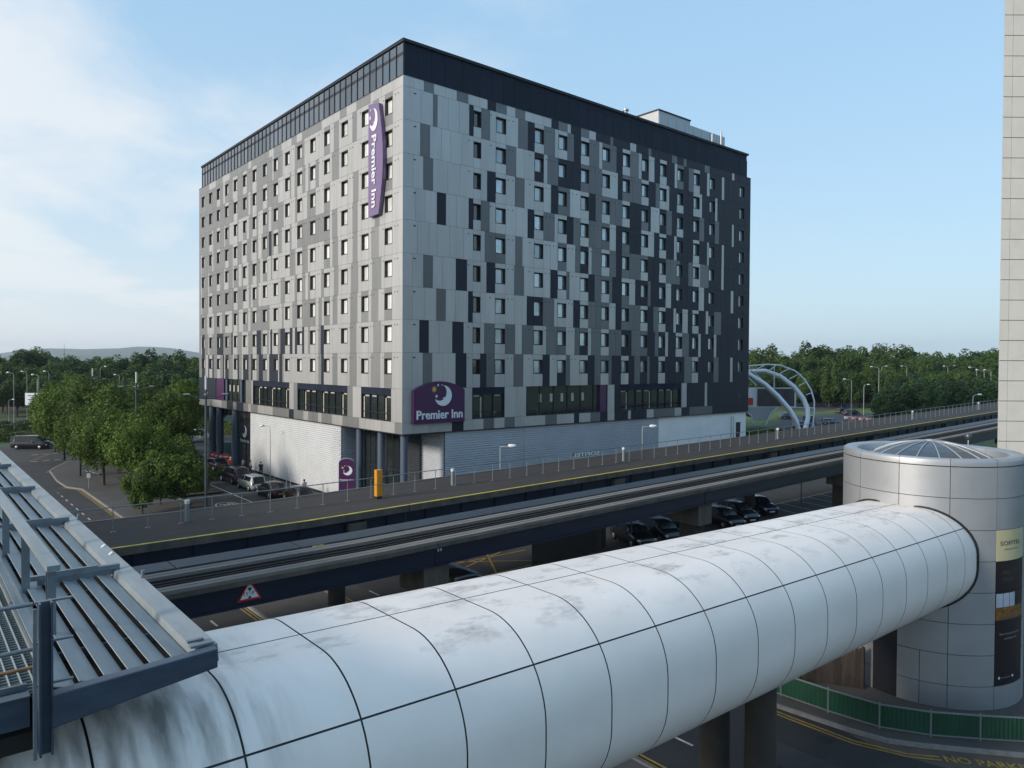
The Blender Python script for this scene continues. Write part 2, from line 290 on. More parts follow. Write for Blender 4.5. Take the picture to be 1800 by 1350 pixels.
sheet('roundabout_road', [(104, 60), (196, 60), (200, 92), (168, 95), (140, 82), (104, 78)], .016, 'asph2')
sheet('roundabout_road', [(196, 100), (330, 128), (325, 138), (192, 110)], .020, 'asph2')
sheet('roundabout_lawn', [(122, 84), (142, 86), (170, 98), (200, 96), (215, 104), (190, 108), (160, 106), (122, 100)], .012, 'grass')
sheet('roundabout_lawn', [(198, 66), (260, 80), (300, 118), (205, 98)], .012, 'grass')
sheet('lawn', [(60, -10), (110, -10), (110, 28), (60, 28)], .012, 'grass')
# kerbs
def kerb(pts, wd=.14, h=.125, name='kerb'):
    b = B()
    for p, q in zip(pts, pts[1:]):
        L = math.dist(p, q); n = max(1, int(L / 30))
        for i in range(n):
            a = [p[j] + (q[j] - p[j]) * i / n for j in (0, 1)]; c = [p[j] + (q[j] - p[j]) * (i + 1) / n for j in (0, 1)]
            b.bar((*a, h / 2 + .004), (*c, h / 2 + .004), wd, h)
    return b.build(name, 'kerb', kind='structure')
kerb([(14.2, -30), (14.2, 84.5), (13.2, 86.9), (13.1, 92), (13.6, 100.6), (15.15, 104.8), (17.2, 109.7)]); kerb([(18.45, -30), (18.45, 66), (20.25, 70), (20.65, 96)])
kerb([(25.85, 30), (25.64, 14.6), (25.94, 11.95), (26.22, 10.83), (26.83, 9.92), (27.9, 8.58), (28.83, 7.45), (30.95, 4.4), (39.9, -10)]); kerb([(29.55, 96), (29.55, 56), (30.9, 52.4)])
# painted lines: one object per marking line
def line(name, pts, wd, m, z=.018, dash=None):
    b = B()
    for p, q in zip(pts, pts[1:]):
        p2 = Vector((*p, z)); q2 = Vector((*q, z)); d = (q2 - p2); L = d.length; d.normalize(); s = Vector((-d.y, d.x, 0)) * wd / 2
        segs = [(0, L)] if not dash else [(t, min(L, t + dash[0])) for t in [i * sum(dash) for i in range(int(L / sum(dash)) + 1)]]
        for a, c in segs: A = p2 + d * a; C = p2 + d * c; b.add([A - s, A + s, C + s, C - s], [(3, 2, 1, 0)])
    return b.build(name, m, kind='structure')
def off(pts, o):
    r = []
    for i, p in enumerate(pts):
        a = Vector(pts[max(i - 1, 0)]); c = Vector(pts[min(i + 1, len(pts) - 1)]); d = (c - a).normalized(); r.append((p[0] - d.y * o, p[1] + d.x * o))
    return r
def double(pts):
    for o in (.1, -.1): line('double_yellow_line', off(pts, o), .085, 'yroad')
double([(13.9, -20), (13.9, 84.3), (12.95, 86.9), (12.4, 87)]); double([(18.85, -20), (18.85, 66)]); double([(25.25, 28), (25.2, 14), (25.3, 11.6), (25.85, 10.05), (26.5, 9.25)])
double([(13.2, 99.8), (14.8, 104.6), (17.0, 110.2)]); line('yellow_line', [(12.8, 112), (15, 117), (18.4, 123)], .12, 'yroad')
line('lane_dashes', [(12.0, -10), (12.0, 84)], .11, 'wroad', dash=(1.0, 1.6)); line('lane_dashes', [(21.05, -6), (20.6, 30), (20.55, 60)], .11, 'wroad', dash=(1.1, 1.9))
line('bay_line', [(25.3, 82.5), (25.1, 66.5)], .13, 'wroad'); line('bay_line', [(25.1, 66.5), (29.4, 66.5)], .13, 'wroad'); line('give_way_line', [(13, 111.6), (20.5, 112.4)], .3, 'wroad', dash=(.8, .5)); line('give_way_line', [(14, 119.6), (21, 120.4)], .3, 'wroad', dash=(.8, .5))
for a, c in (((25.2, 36.6), (33.8, 39.8)), ((26.6, 39.8), (33.2, 35.4)), ((25.5, 35.2), (31.5, 35.3)), ((28.4, 35.2), (31.2, 39.9)), ((25.4, 38.6), (33.6, 38.4)), ((25.2, 34.0), (26.4, 35.4))): line('yellow_hatch_line', [a, c], .12, 'yroad')
for i in range(12): line('parking_bay_line', [(60 + i * 2.5, 31.0), (61.2 + i * 2.5, 36.3)], .1, 'wroad'); line('parking_bay_line', [(60 + i * 2.5, 45.4), (61.0 + i * 2.5, 50.2)], .1, 'wroad')
line('parking_bay_line', [(58, 36.4), (92, 36.4)], .1, 'wroad')
# speed marking "20" in its oval, and the kerbside words
ov = [(22.9 + .95 * math.cos(a), 67.4 + 1.5 * math.sin(a)) for a in [2 * PI * i / 28 for i in range(29)]]; line('speed_marking_ring', ov, .16, 'wroad', z=.019)
put_text('20', 1.25, lambda x, y, z: (22.95 + x, 66.9 + y * 1.5, .02), 'wroad', None, bold=.03, align='CENTER', name='speed_marking', kind='structure')
NP = Vector((26.42, 9.04, 0)); nd = Vector((.60, -.80, 0)).normalized(); nu = Vector((.76, .65, 0)).normalized()
put_text('NO PARKING', .62, lambda x, y, z: tuple(NP + nd * x + nu * y + Vector((0, 0, .03))), 'yroad', None, bold=.012, fit=(3.1, .40), name='kerbside_lettering', kind='structure')

for nm, pts, m in (('road_patch', [(21.9, 13.5), (23.3, 13.4), (23.4, 10.1), (22.0, 10.3)], 'asph2'), ('road_patch', [(19.6, 28), (20.4, 28), (20.5, 40), (19.7, 40)], 'asph2'), ('road_patch', [(9.2, 60), (11.4, 60.4), (11.3, 71), (9.1, 70.6)], 'asph2'), ('road_patch', [(22.2, 78), (24.4, 78), (24.4, 84), (22.2, 84)], 'asph'), ('drain_cover', [(24.5, 12.6), (24.95, 12.6), (24.95, 12.1), (24.5, 12.1)], 'black'), ('drain_cover', [(12.9, 70), (13.35, 70), (13.35, 69.4), (12.9, 69.4)], 'black'), ('manhole_cover', [(22.6 + .33 * math.cos(k * PI / 6), 15.4 + .33 * math.sin(k * PI / 6)) for k in range(12)], 'dirt')):
    sheet(nm, pts, .014, m)
# distant hills
def hill(x0, x1, D, h, name='hills', m='hill', seed=0):
    rr = random.Random(seed); b = B(); n = 60; vs = []
    for j, (dd, hh) in enumerate(((0, 0), (.06, .45), (.13, .85), (.2, 1), (.3, 0))):
        for i in range(n + 1):
            px = x0 + (x1 - x0) * i / n; x, y = at(px, D * (1 + dd)); a = .75 + .25 * math.sin(i * .33 + seed) + .12 * math.sin(i * .9 + 2 * seed) + .05 * rr.random()
            vs.append((x, y, h * hh * a))
    b.add(vs, [(j * (n + 1) + i, j * (n + 1) + i + 1, (j + 1) * (n + 1) + i + 1, (j + 1) * (n + 1) + i) for j in range(4) for i in range(n)], 0, True)
    return b.build(name, m, kind='structure')
hill(-900, 900, 4600, 112, seed=2); hill(-900, 2600, 3200, 62, seed=5)
# air between the camera and the hills
hb = B().box(-5700, 5700, -2700, 8700, -2.2, 175); hm = bpy.data.materials.new('haze'); hm.use_nodes = True; ht = hm.node_tree; ht.nodes.remove(ht.nodes['Principled BSDF'])
hv = ht.nodes.new('ShaderNodeVolumePrincipled'); hv.inputs['Color'].default_value = (.80, .88, 1, 1); hv.inputs['Density'].default_value = .0001; hv.inputs['Anisotropy'].default_value = .3; ht.links.new(hv.outputs[0], ht.nodes['Material Output'].inputs['Volume'])
M['haze'] = hm; hb.build('haze', 'haze', kind='stuff')

# ================================================================ HOTEL
HX, HY = 31.8, 51.9
hotel = wthing('hotel', 'ten storey hotel clad in pale, grey and navy panels with dark glazed top floor', 'hotel', (HX, HY, 0))
J = [36.66, 35.78, 33.06, 30.33, 27.59, 24.87, 22.15, 19.4, 16.66, 13.92, 10.89, 8.08, 7.14]
WR = [(7.21, .85)] + [(u, 1.2) for u in (9.73, 14.42, 17.53, 20.63, 23.74, 26.87, 29.95, 33.06, 36.15, 39.23, 42.35, 48.65)]
WL = [(1.68, 1.26), (5.7, 1.3), (9.62, 1.28)] + [(u, 1.25) for u in (13.26, 16.39, 19.51, 22.6, 25.73, 28.82, 31.97, 35.06, 38.2, 41.33, 44.46, 47.53, 50.62)]
ROWS = [
"2.00L 2.99M 5.37L 6.60M 8.75L 9.72D 10.98M 12.02L 13.23M 16.57L 17.53D 18.75M 19.19L 20.62D 21.78M 22.77L 24.94D 25.38M 28.06D 29.02L 31.07D 31.55M 35.18D 36.13M 37.33D 37.83M 41.36D 42.35M 47.02D 47.51L 51.15D",
"2.92L 3.37M 6.72L 7.17D 8.07L 9.05M 12.37L 13.57M 14.39D 15.62L 17.06M 18.73L 19.65M 20.58D 21.86L 23.28M 23.73L 25.91M 26.87D 28.04L 29.46M 29.94L 31.14D 32.10L 33.05D 34.27L 35.68D 36.16L 37.36M 38.32D 39.22M 40.49L 41.86D 42.32L 44.88D 45.36L 51.15D",
"1.65L 2.63M 10.93L 12.15M 14.38L 15.62D 16.08L 17.47M 20.61D 23.65M 26.14L 26.83D 28.47M 29.96M 31.18L 32.36D 33.09M 34.73L 36.14D 37.40DL 39.23D 40.54L 40.89L 43.52D 43.99L 51.15D",
"1.96L 2.95M 8.75L 9.72D 12.02L 13.19M 16.58L 17.54D 19.15M 21.86L 22.81D 23.74M 25.03ML 26.80M 28.11L 29.96D 31.55DM 33.09L 34.33D 35.25M 36.18D 37.44DL 40.60D 41.36M 43.57D 44.39M 47.11D 47.50L 51.15D",
"3.35L 4.29D 6.71L 7.15D 8.09L 9.05M 13.60L 14.35D 15.61L 17.08M 18.76L 19.65D 20.61M 21.89L 23.68M 25.06M 25.91L 26.83D 28.15DM 29.96D 32.15L 33.16D 34.37L 35.70D 36.16L 39.32D 40.63L 42.00D 42.39L 44.99D 45.46L 51.15D",
"8.51L 10.91M 12.10L 12.97M 17.50L 18.79M 19.92L 20.64M 21.95D 22.28L 23.71M 25.09L 25.97M 26.77D 28.13M 30.00M 31.24ML 33.20D 34.41DL 36.79M 38.39D 39.37M 40.67L 42.28M 44.96D 45.44L 51.15D",
"2.00L 2.96M 5.35L 6.56D 8.72L 9.70D 11.99L 13.19M 16.57L 17.49D 18.76L 19.15M 21.85L 22.75D 23.78M 24.95ML 25.39M 26.87D 28.21LM 29.04L 31.18D 31.63M 34.25D 35.23L 40.40D 41.47L 47.01D 47.56L 51.15D",
"3.33L 4.31M 6.70L 7.19D 13.56L 15.62D 17.09M 19.70L 20.61D 21.84L 24.98M 25.94L 26.84D 29.98M 31.22L 32.15D 33.08M 34.39L 35.71D 36.14L 37.40D 38.36L 39.34D 40.45L 41.87D 42.35L 43.61D 45.00M 51.15D",
"1.63L 2.58D 5.00L 6.22D 8.50L 9.70M 10.92L 12.14M 12.97L 14.37M 16.06L 18.73M 19.92L 20.64M 21.87MD 22.29L 23.72M 24.97L 26.87M 28.51D 31.16M 32.43D 33.12M 34.32D 34.76L 36.18D 37.44L 38.62M 40.49D 40.91L 43.51D 44.04L 51.15D",
"1.98L 2.94M 5.36L 6.55D 8.07L 8.76D 9.69M 11.97L 13.17M 15.57L 16.56D 17.51L 18.76LD 19.31M 21.79L 22.82D 23.75M 24.96ML 25.40M 26.79D 28.04L 29.01D 29.86M 31.20D 31.59M 33.06D 34.27L 37.79D 39.21M 40.45L 43.56D 44.56M 47.02D 47.55L 51.15D",
"7.19L 10.92W 13.56L 24.82W 25.87L 26.85D 37.21W 37.32D 38.28L 41.81D 42.28L 51.15D",
"5.01L 6.26D 8.48L 9.69M 10.93L 12.15M 16.02L 17.55M 19.92L 20.64D 22.28L 23.72M 24.84D 25.89L 28.06D 28.52L 31.15D 32.34L 36.08M 37.32L 38.85D 43.36M 51.15D",
]
def parse(r):
    out = []
    for t in r.split():
        k = len(t)
        while t[k - 1].isalpha(): k -= 1
        out.append((float(t[:k]), t[k:]))
    return out
def wz(r):  # window opening of storey row r (1..9)
    zb = J[r + 1] + .9 if r < 9 else 12.08
    return zb, zb + (1.42 if r < 9 else 1.34)
rg = random.Random(11)
PANELS = []     # (apparent size, face, u0, u1, z0, z1, tone)
def add_panel(face, u0, u1, z0, z1, t):
    if u1 - u0 < .06 or z1 - z0 < .05: return
    w_ = u1 - u0
    if face == 'L' and t == 'M': t = 'm'  # bright face takes the lightened copy of mid
    if w_ > 1.75:                      # joints inside a run of one tone
        n = max(2, round(w_ / 1.25)); c = [u0] + [u0 + w_ * (i + rg.uniform(-.18, .18)) / n for i in range(1, n)] + [u1]
        for a, b_ in zip(c, c[1:]): add_panel(face, a, b_, z0, z1, t)
        return
    uc, zc = (u0 + u1) / 2, (z0 + z1) / 2; p = Vector((HX + uc, HY, zc)) if face == 'R' else Vector((HX, HY + uc, zc))
    D = (p - Vector((0, 0, CAMH))); cs = abs(D.y if face == 'R' else D.x) / D.length
    PANELS.append((min((u1 - u0) * cs, z1 - z0) / D.length, face, u0, u1, z0, z1, t))
def band(face, z0, z1, segs, wins, hole):
    """segs: (u end, tones); windows cut the run; hole = (zb, zt) of the windows or None"""
    u = 0
    for ue, t in segs:
        if hole:
            for a, w_ in wins:       # snap to the openings
                for q in (a, a + w_):
                    if abs(ue - q) < .22: ue = q
        if ue <= u: continue
        if t == 'W': u = ue; continue
        cuts = [u]
        if hole:
            for a, w_ in wins:
                for q in (a, a + w_):
                    if u < q < ue: cuts.append(q)
        cuts.append(ue)
        for p, q in zip(cuts, cuts[1:]):
            mid = (p + q) / 2; inw = hole and any(a - .01 < mid < a + w_ + .01 for a, w_ in wins)
            if inw: add_panel(face, p, q, hole[1], z1, t[0]); add_panel(face, p, q, z0, hole[0], t[-1])
            else: add_panel(face, p, q, z0, z1, t[0])
        u = ue
for r in range(12):
    band('R', J[r + 1], J[r], parse(ROWS[r]), WR, wz(r) if 1 <= r <= 9 else None)
# the bright face: pale near the corner, greyer with pale accents further along
def tone_l(u, r, win):
    q = u / 53; k = rg.random(); low = max(0, (r - 7) / 2.5)  # low rows darken further along: dark reflection put into the panel tones
    if win: return 'L' if k < .86 - .75 * q * q - .1 * low else ('M' if k < 1.0 - .45 * q * low else 'D')
    if k < .72 - .66 * q: return 'L'
    return 'M' if k < .995 - .36 * low * (.3 + q) else 'D'
for r in range(1, 10):
    u = 0; segs = []
    if r < 10: segs = [(1.68, 'L')]; u = 1.68
    for i, (a, w_) in enumerate(WL):
        if a > u + .1:            # between windows
            g = a - u; c = sorted([u + g * f for f in ((rg.uniform(.2, .4), rg.uniform(.6, .85)) if g > 1.4 else (rg.uniform(.35, .65),))]) + [a]
            for j, e in enumerate(c):
                t = tone_l(u, r, False)
                if i < 4: t = 'M' if (j == len(c) // 2 and rg.random() < .85) else 'L'
                segs.append((e, t))
        t = tone_l(a, r, True)
        if a > 26 and rg.random() < .35: t = rg.choice(('LM', 'ML', 'LL'))
        segs.append((a + w_, t)); u = a + w_
        if a > 22 and rg.random() < .42: segs.append((u + .38, 'L')); u += .38     # thin pale accent
    segs.append((53, 'M')); band('L', J[r + 1], J[r], segs, WL, wz(r))
segs = []; u = 0
while u < 53: u = min(53, u + rg.choice((.9, 1.3, 1.9, 2.6))); segs.append((u, tone_l(u, 2, False)))
band('L', J[1], J[0], segs, WL, None)
band('L', J[11], J[10], [(1.78, 'L'), (7.0, 'W'), (8.6, 'L'), (9.61, 'M'), (20.67, 'W'), (21.6, 'M'), (22.72, 'L'), (33.13, 'W'), (33.6, 'L'), (35.4, 'M'), (46.2, 'W'), (53, 'D')], WL, None)
segs = []; u = 0
while u < 53:
    u = min(53, u + rg.choice((.8, 1.2, 1.6, 2.2))); segs.append((u, rg.choice('LLMMD' if u > 8 else 'LLLM')))
band('L', J[12], J[11], segs, WL, None)
PANELS.sort(key=lambda q: -q[0])
FT = .05; RV = .30       # panel thickness, reveal depth
def pbox(b, face, u0, u1, z0, z1, mi=0, g=.009, d0=0., d1=FT):
    if face == 'R': b.box(HX + u0 + g, HX + u1 - g, HY + d0, HY + d1, z0 + g, z1 - g, mi)
    else: b.box(HX + d0, HX + d1, HY + u0 + g, HY + u1 - g, z0 + g, z1 - g, mi)
rest = B()
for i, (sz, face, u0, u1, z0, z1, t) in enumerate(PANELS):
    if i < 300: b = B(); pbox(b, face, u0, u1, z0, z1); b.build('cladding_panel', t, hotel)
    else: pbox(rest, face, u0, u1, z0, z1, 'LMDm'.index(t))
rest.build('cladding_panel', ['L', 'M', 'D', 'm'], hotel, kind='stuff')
# structure behind the cladding, corner trims, soffit
core = B(); core.box(HX + RV + .02, HX + 51.1 - .02, HY + RV + .02, HY + 53, 7.16, 36.7).build('wall', 'back', hotel)
bk = B(); s_ = .051
for r in range(12):      # joint backing boards, cut at the openings
    for face, wins in (('R', WR), ('L', WL)):
        L = 51.1 if face == 'R' else 53
        if 1 <= r <= 9:
            zb, zt = wz(r)
            pbox(bk, face, s_ + .01, L, J[r + 1], zb, g=0, d0=s_, d1=s_ + .03); pbox(bk, face, s_ + .01, L, zt, J[r], g=0, d0=s_, d1=s_ + .03); u = s_ + .01
            for a, w_ in wins: pbox(bk, face, u, a, zb, zt, g=0, d0=s_, d1=s_ + .03); u = a + w_
            pbox(bk, face, u, L, zb, zt, g=0, d0=s_, d1=s_ + .03)
        elif r != 10: pbox(bk, face, s_ + .01, L, J[r + 1], J[r], g=0, d0=s_, d1=s_ + .03)
        else:
            u = s_ + .01
            for a, c in (((7.2, 10.93), (13.6, 24.77), (26.8, 37.2)) if face == 'R' else ((1.78, 7.0), (9.61, 20.67), (22.72, 33.13), (35.4, 46.2))):
                pbox(bk, face, u, a, J[11], J[10], g=0, d0=s_, d1=s_ + .03); u = c
            pbox(bk, face, u, L, J[11], J[10], g=0, d0=s_, d1=s_ + .03)
bk.build('joint_backing', 'back', hotel)
B().box(HX - .012, HX + .05, HY - .012, HY - .001, 7.14, 36.66).box(HX - .012, HX - .001, HY - .001, HY + .05, 7.14, 36.66).build('corner_trim', 'rib', hotel)
B().box(HX - .02, HX + 51.12, HY - .03, HY + .4, 7.08, 7.139).box(HX - .03, HX + .4, HY + .4, HY + 53.02, 7.08, 7.139).build('drip_edge', 'navy', hotel)
B().box(HX + .4, HX + 51, HY + .4, HY + 53, 7.0, 7.12).build('soffit', 'back', hotel)
# windows: one frame and pane mesh per kind, copied
def window_meshes(w_, h, face):
    f = B(); g = B(); e = .01; t = .055
    def bx(bb, u0, u1, z0, z1, d0, d1):
        if face == 'R': bb.box(u0, u1, d0, d1, z0, z1)
        else: bb.box(d0, d1, u0, u1, z0, z1)
    bx(f, 0, t, 0, h, -e, RV); bx(f, w_ - t, w_, 0, h, -e, RV); bx(f, t, w_ - t, 0, t, -e, RV); bx(f, t, w_ - t, h - t, h, -e, RV)
    k = .035
    bx(f, t, t + k, t, h - t, RV - .06, RV); bx(f, w_ - t - k, w_ - t, t, h - t, RV - .06, RV); bx(f, t + k, w_ - t - k, t, t + k, RV - .06, RV); bx(f, t + k, w_ - t - k, h - t - k, h - t, RV - .06, RV)
    bx(g, t + k, w_ - t - k, t + k, h - t - k, RV - .03, RV - .012)
    return f.mesh('window_frame', 'frame'), g.mesh('window_pane', 'glass')
cache = {}
for face, wins in (('R', WR), ('L', WL)):
    for r in range(1, 10):
        zb, zt = wz(r)
        for a, w_ in wins:
            key = (round(w_, 2), round(zt - zb, 2), face)
            if key not in cache: cache[key] = window_meshes(w_, zt - zb, face)
            loc = Vector((HX + a, HY, zb) if face == 'R' else (HX, HY + a, zb)) - hotel.location
            fr = put('window', cache[key][0], hotel, loc); pn = put('pane', cache[key][1], fr)
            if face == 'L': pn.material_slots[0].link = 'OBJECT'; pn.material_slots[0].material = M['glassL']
            if w_ < 1: pn.material_slots[0].link = 'OBJECT'; pn.material_slots[0].material = M['dglass']
# restaurant storey glazing (deep-set, mullions, pleated curtains behind)
def big_window(face, u0, u1, n, top=.62, name='restaurant_window'):
    z0, z1 = J[11], J[10]
    def bx(bb, a, b_, c, d, d0, d1, mi=0):
        if face == 'R': bb.box(HX + a, HX + b_, HY + d0, HY + d1, c, d, mi)
        else: bb.box(HX + d0, HX + d1, HY + a, HY + b_, c, d, mi)
    f = B(); bx(f, u0, u0 + .06, z0, z1, .0, .3); bx(f, u1 - .06, u1, z0, z1, .0, .3); bx(f, u0 + .06, u1 - .06, z0, z0 + .05, .0, .3)
    st = (u1 - u0 - .12) / n
    for i in range(1, n): bx(f, u0 + .06 + st * i - .025, u0 + .06 + st * i + .025, z0 + .05, z1 - top, .1, .2)
    bx(f, u0 + .06, u1 - .06, z0 + .62, z0 + .67, .11, .19)
    fo = f.build(name, 'navy', hotel)
    for i in range(n * 1):
        p = B(); bx(p, u0 + .07 + st * i, u0 + .05 + st * (i + 1), z1 - top, z1 - .01, .03, .08); p.build('spandrel_panel', 'attD', fo)
    g = B(); bx(g, u0 + .06, u1 - .06, z0 + .05, z1 - top, .215, .235); g.build('pane', 'dglass', fo)
    for i in range(n):
        a = u0 + .06 + st * i + st * .15
        if (i * 7) % 3 != 1: c = B(); bx(c, a, a + st * .55, z1 - top - .2, z1 - top - .08, .19, .205); c.build('blind', 'curtain', fo)
    for i in range(0, n, 3): a = u0 + .06 + st * (i + .8); c = B(); bx(c, a, a + .16, z0 + .1, z1 - top - .22, .19, .205); c.build('curtain', 'curtain', fo)
big_window('L', 1.78, 7.0, 4); big_window('L', 9.61, 20.67, 8); big_window('L', 22.72, 33.13, 8)
big_window('R', 7.2, 10.93, 3); big_window('R', 26.8, 37.2, 8)
# recessed balcony portals with purple cheeks
def portal(face, u0, u1, purple_at):
    z0, z1 = J[11], J[10]; D = 1.7 if face == 'L' else .295
    def bx(bb, a, b_, c, d, d0, d1, mi=0):
        if face == 'R': bb.box(HX + a, HX + b_, HY + d0, HY + d1, c, d, mi)
        else: bb.box(HX + d0, HX + d1, HY + a, HY + b_, c, d, mi)
    f = B(); bx(f, u0, u0 + .05, z0, z1, 0, .29); bx(f, u1 - .05, u1, z0, z1, 0, .29); bx(f, u0, u1, z0 - .001, z0 + .06, .055, .29); p = f.build('portal', 'navy', hotel)
    a, b_ = purple_at; q = B(); bx(q, a, b_, z0 + .06, z1 - .01, .04, .28); q.build('purple_panel', 'purple', p)
    g = B(); bx(g, u0 + .06, u1 - .06, z0 + .06, z1 - .01, .27, .288); g.build('pane', 'dglass', p)
    for i in range(5 if face == 'R' else 4): c = B(); k = u0 + (u1 - u0) * (.16 + .13 * i); bx(c, k, k + .35, z0 + 1.25, z1 - .75, .25, .262); c.build('curtain', 'curtain', p)
    for i in range(1, 6): m_ = B(); k = u0 + (u1 - u0) * i / 6; bx(m_, k - .04, k + .04, z0 + .06, z1 - .01, .2, .266); m_.build('mullion', 'navy', p)
portal('R', 13.6, 24.77, (23.7, 24.7)); portal('L', 35.4, 46.2, (43.2, 46.1))
for u_ in (37.0, 42.2): B().lathe((HX + .12, HY + u_, J[11] + .06), [(.2, 0), (.2, 2.7)], 12).build('column', 'column', hotel)
B().box(HX + 48.75, HX + 49.45, HY - .01, HY + .28, 8.9, 9.5).build('window', 'frame', hotel)
# glazed top storey
z0, z1 = J[0] + .03, 39.57
att = B().box(HX + .18, HX + 50.5, HY + .22, HY + 52.0, J[0], z1 - .1).build('top_storey_wall', 'back', hotel)
np_ = 46
for i in range(np_):
    a = .12 + (51.9 - .12) * i / np_; c = .12 + (51.9 - .12) * (i + 1) / np_
    B().box(HX + .10, HX + .15, HY + a + .03, HY + c - .03, z0 + .05, 38.34).box(HX + .10, HX + .15, HY + a + .03, HY + c - .03, 38.62, 39.34).build('top_storey_panel', 'attL', hotel)
fr = B()
for i in range(np_ + 1): a = .12 + (51.9 - .12) * i / np_; fr.box(HX + .04, HX + .178, HY + a - .028, HY + a + .028, z0, 39.4)
fr.box(HX + .12, HX + .178, HY + .15, HY + 51.9, 38.34, 38.62).build('top_storey_mullion', 'navy', hotel)
u = .12
while u < 50.3:
    c = min(50.45, u + rg.choice((1.05, 1.35, 1.35, 1.9))); B().box(HX + u + .012, HX + c - .012, HY + .1, HY + .16, z0, 38.75).build('top_storey_panel', 'attD', hotel); B().box(HX + u + .012, HX + c - .012, HY + .16, HY + .21, 38.79, 39.4).build('top_storey_panel', 'attD', hotel); u = c
B().box(HX - .02, HX + 50.6, HY - .02, HY + 52.1, 39.42, 39.57).box(HX - .05, HX + 50.62, HY - .05, HY + .1, 39.57, 39.64).box(HX - .05, HX + .1, HY + .1, HY + 52.1, 39.57, 39.64).build('roof', 'navy', hotel)
B().box(HX - .02, HX + 51.14, HY - .03, HY + .1, J[0] - .02, J[0] + .025).box(HX - .03, HX + .1, HY + .1, HY + 53, J[0] - .02, J[0] + .025).box(HX + 50.4, HX + 51.1, HY + .1, HY + 53, J[0] - .3, J[0]).box(HX + .1, HX + 51, HY + 52, HY + 53, J[0] - .3, J[0]).build('ledge', 'navy', hotel)
# roof plant
pr_ = B()
pr_.box(74.6, 81.2, 60, 67, 39.5, 45.5).box(81.2, 89.3, 60.05, 67, 39.5, 45.0); pl = pr_.build('plant_room', 'plantroom', hotel)
B().box(74.5, 81.3, 59.9, 67.1, 45.5, 45.66).build('coping', 'navy', pl)
for i in range(8): B().box(74.7 + i * 1.8, 74.7 + i * 1.8 + 1.75, 59.95, 59.99, 40, 44.9).build('plant_room_panel', 'plantroom', pl)
B().tube([(70.6, 62, 39.6), (70.6, 62, 45.0)], .22, 10).tube([(70.6, 62, 45.0), (70.6, 62, 45.2)], .4, 10).build('flue', 'rib', hotel)
B().tube([(79.5, 54, 39.6), (79.5, 54, 42.3)], .12, 8).build('flue', 'rib', hotel); B().tube([(77.6, 54, 39.6), (77.6, 54, 41.7)], .1, 8).build('flue', 'rib', hotel)
# small square vents in the cladding beside the windows
vt = B()
for r in range(1, 10):
    z = J[r] - .42
    for a, w_ in WR:
        for du in ((-.55,) if w_ < 1 else (-.62, w_ + .25, w_ + .75)):
            if a + du > .3: vt.box(HX + a + du, HX + a + du + .11, HY - .012, HY - .001, z - .05, z + .05)
    vt.box(HX + 1.0, HX + 1.25, HY - .012, HY - .001, z - .05, z + .05)
    for a, w_ in WL:
        for du in (-.5, -.95, w_ + .2): vt.box(HX - .012, HX - .001, HY + a + du, HY + a + du + .11, z - .05, z + .05)
vt.build('vent', 'frame', hotel, kind='stuff')
# ground storey: ribbed sheet walls
def ribbed(name, p0, p1, z0, z1, m, out, pitch=.21, stag=0):
    """horizontal ribs along p0-p1; out = outward direction (2-D)"""
    b = B(); n = int((z1 - z0) / pitch); h = (z1 - z0) / n; vs = []
    for i in range(n):
        z = z0 + i * h
        for dz, o in ((0, 0), (h * .04, .085), (h * .5, .085), (h * .72, 0)): vs += [(p0[0] + out[0] * o, p0[1] + out[1] * o, z + dz), (p1[0] + out[0] * o, p1[1] + out[1] * o, z + dz)]
    vs += [(p0[0], p0[1], z1), (p1[0], p1[1], z1)]; k = len(vs) // 2
    b.add(vs, [(2 * i, 2 * i + 1, 2 * i + 3, 2 * i + 2) for i in range(k - 1)]); return b.build(name, m, hotel, kind='stuff' if 0 else None)
def staggered(name, y0, y1, z0, z1, m):
    """bright wall: sheet of short offset shadow slots, as pressed louvre cladding"""
    b = B(); pitch = .205; n = int((z1 - z0) / pitch); x = HX + .22
    b.box(x, x + .08, y0, y1, z0, z1)
    for i in range(n):
        z = z0 + pitch * i; y = y0 + .02 + (i % 2) * .33
        while y < y1 - .7: b.add([(x - .002, y, z + .02), (x - .055, y + .02, z + .06), (x - .055, y + .60, z + .06), (x - .002, y + .62, z + .02), (x - .004, y, z + .2), (x - .004, y + .62, z + .2)], [(0, 3, 2, 1), (1, 2, 5, 4), (0, 1, 4), (3, 5, 2)]); y += .66
    return b.build(name, m, hotel)
staggered('ribbed_wall', 63.2, 86.4, .3, 7.08, 'corrW'); B().box(HX + .18, HX + .34, 63.2, 86.4, 0.1, .3).build('plinth', 'navy', hotel)
ribbed('ribbed_wall', (HX + 4.45, HY + .3), (HX + 13.5, HY + .3), .1, 7.08, 'corrB', (0, -1)); ribbed('ribbed_wall', (HX + 13.52, HY + .3), (HX + 33.5, HY + .3), .1, 7.08, 'corrB', (0, -1))
ribbed('ribbed_wall', (HX + 4.43, HY + .3), (HX + 4.43, HY + 3.9), .1, 7.08, 'corrB', (-1, 0)); ribbed('ribbed_wall', (HX + .3, HY + 11.25), (HX + 4.6, HY + 11.25), .1, 7.08, 'corrB', (0, -1))
B().box(HX + 33.52, HX + 51, HY + .25, HY + .5, 0, 7.08).build('rendered_wall', 'render', hotel)
B().box(HX + 48.8, HX + 49.7, HY + .2, HY + .249, 3.9, 5.8).build('window', 'frame', hotel)
B().box(HX + 4.5, HX + 50.9, HY + .52, HY + 52, .05, 6.99).box(HX + .32, HX + 4.5, HY + 11.3, HY + 34.5, .05, 6.99).build('ground_storey_core', 'back', hotel)
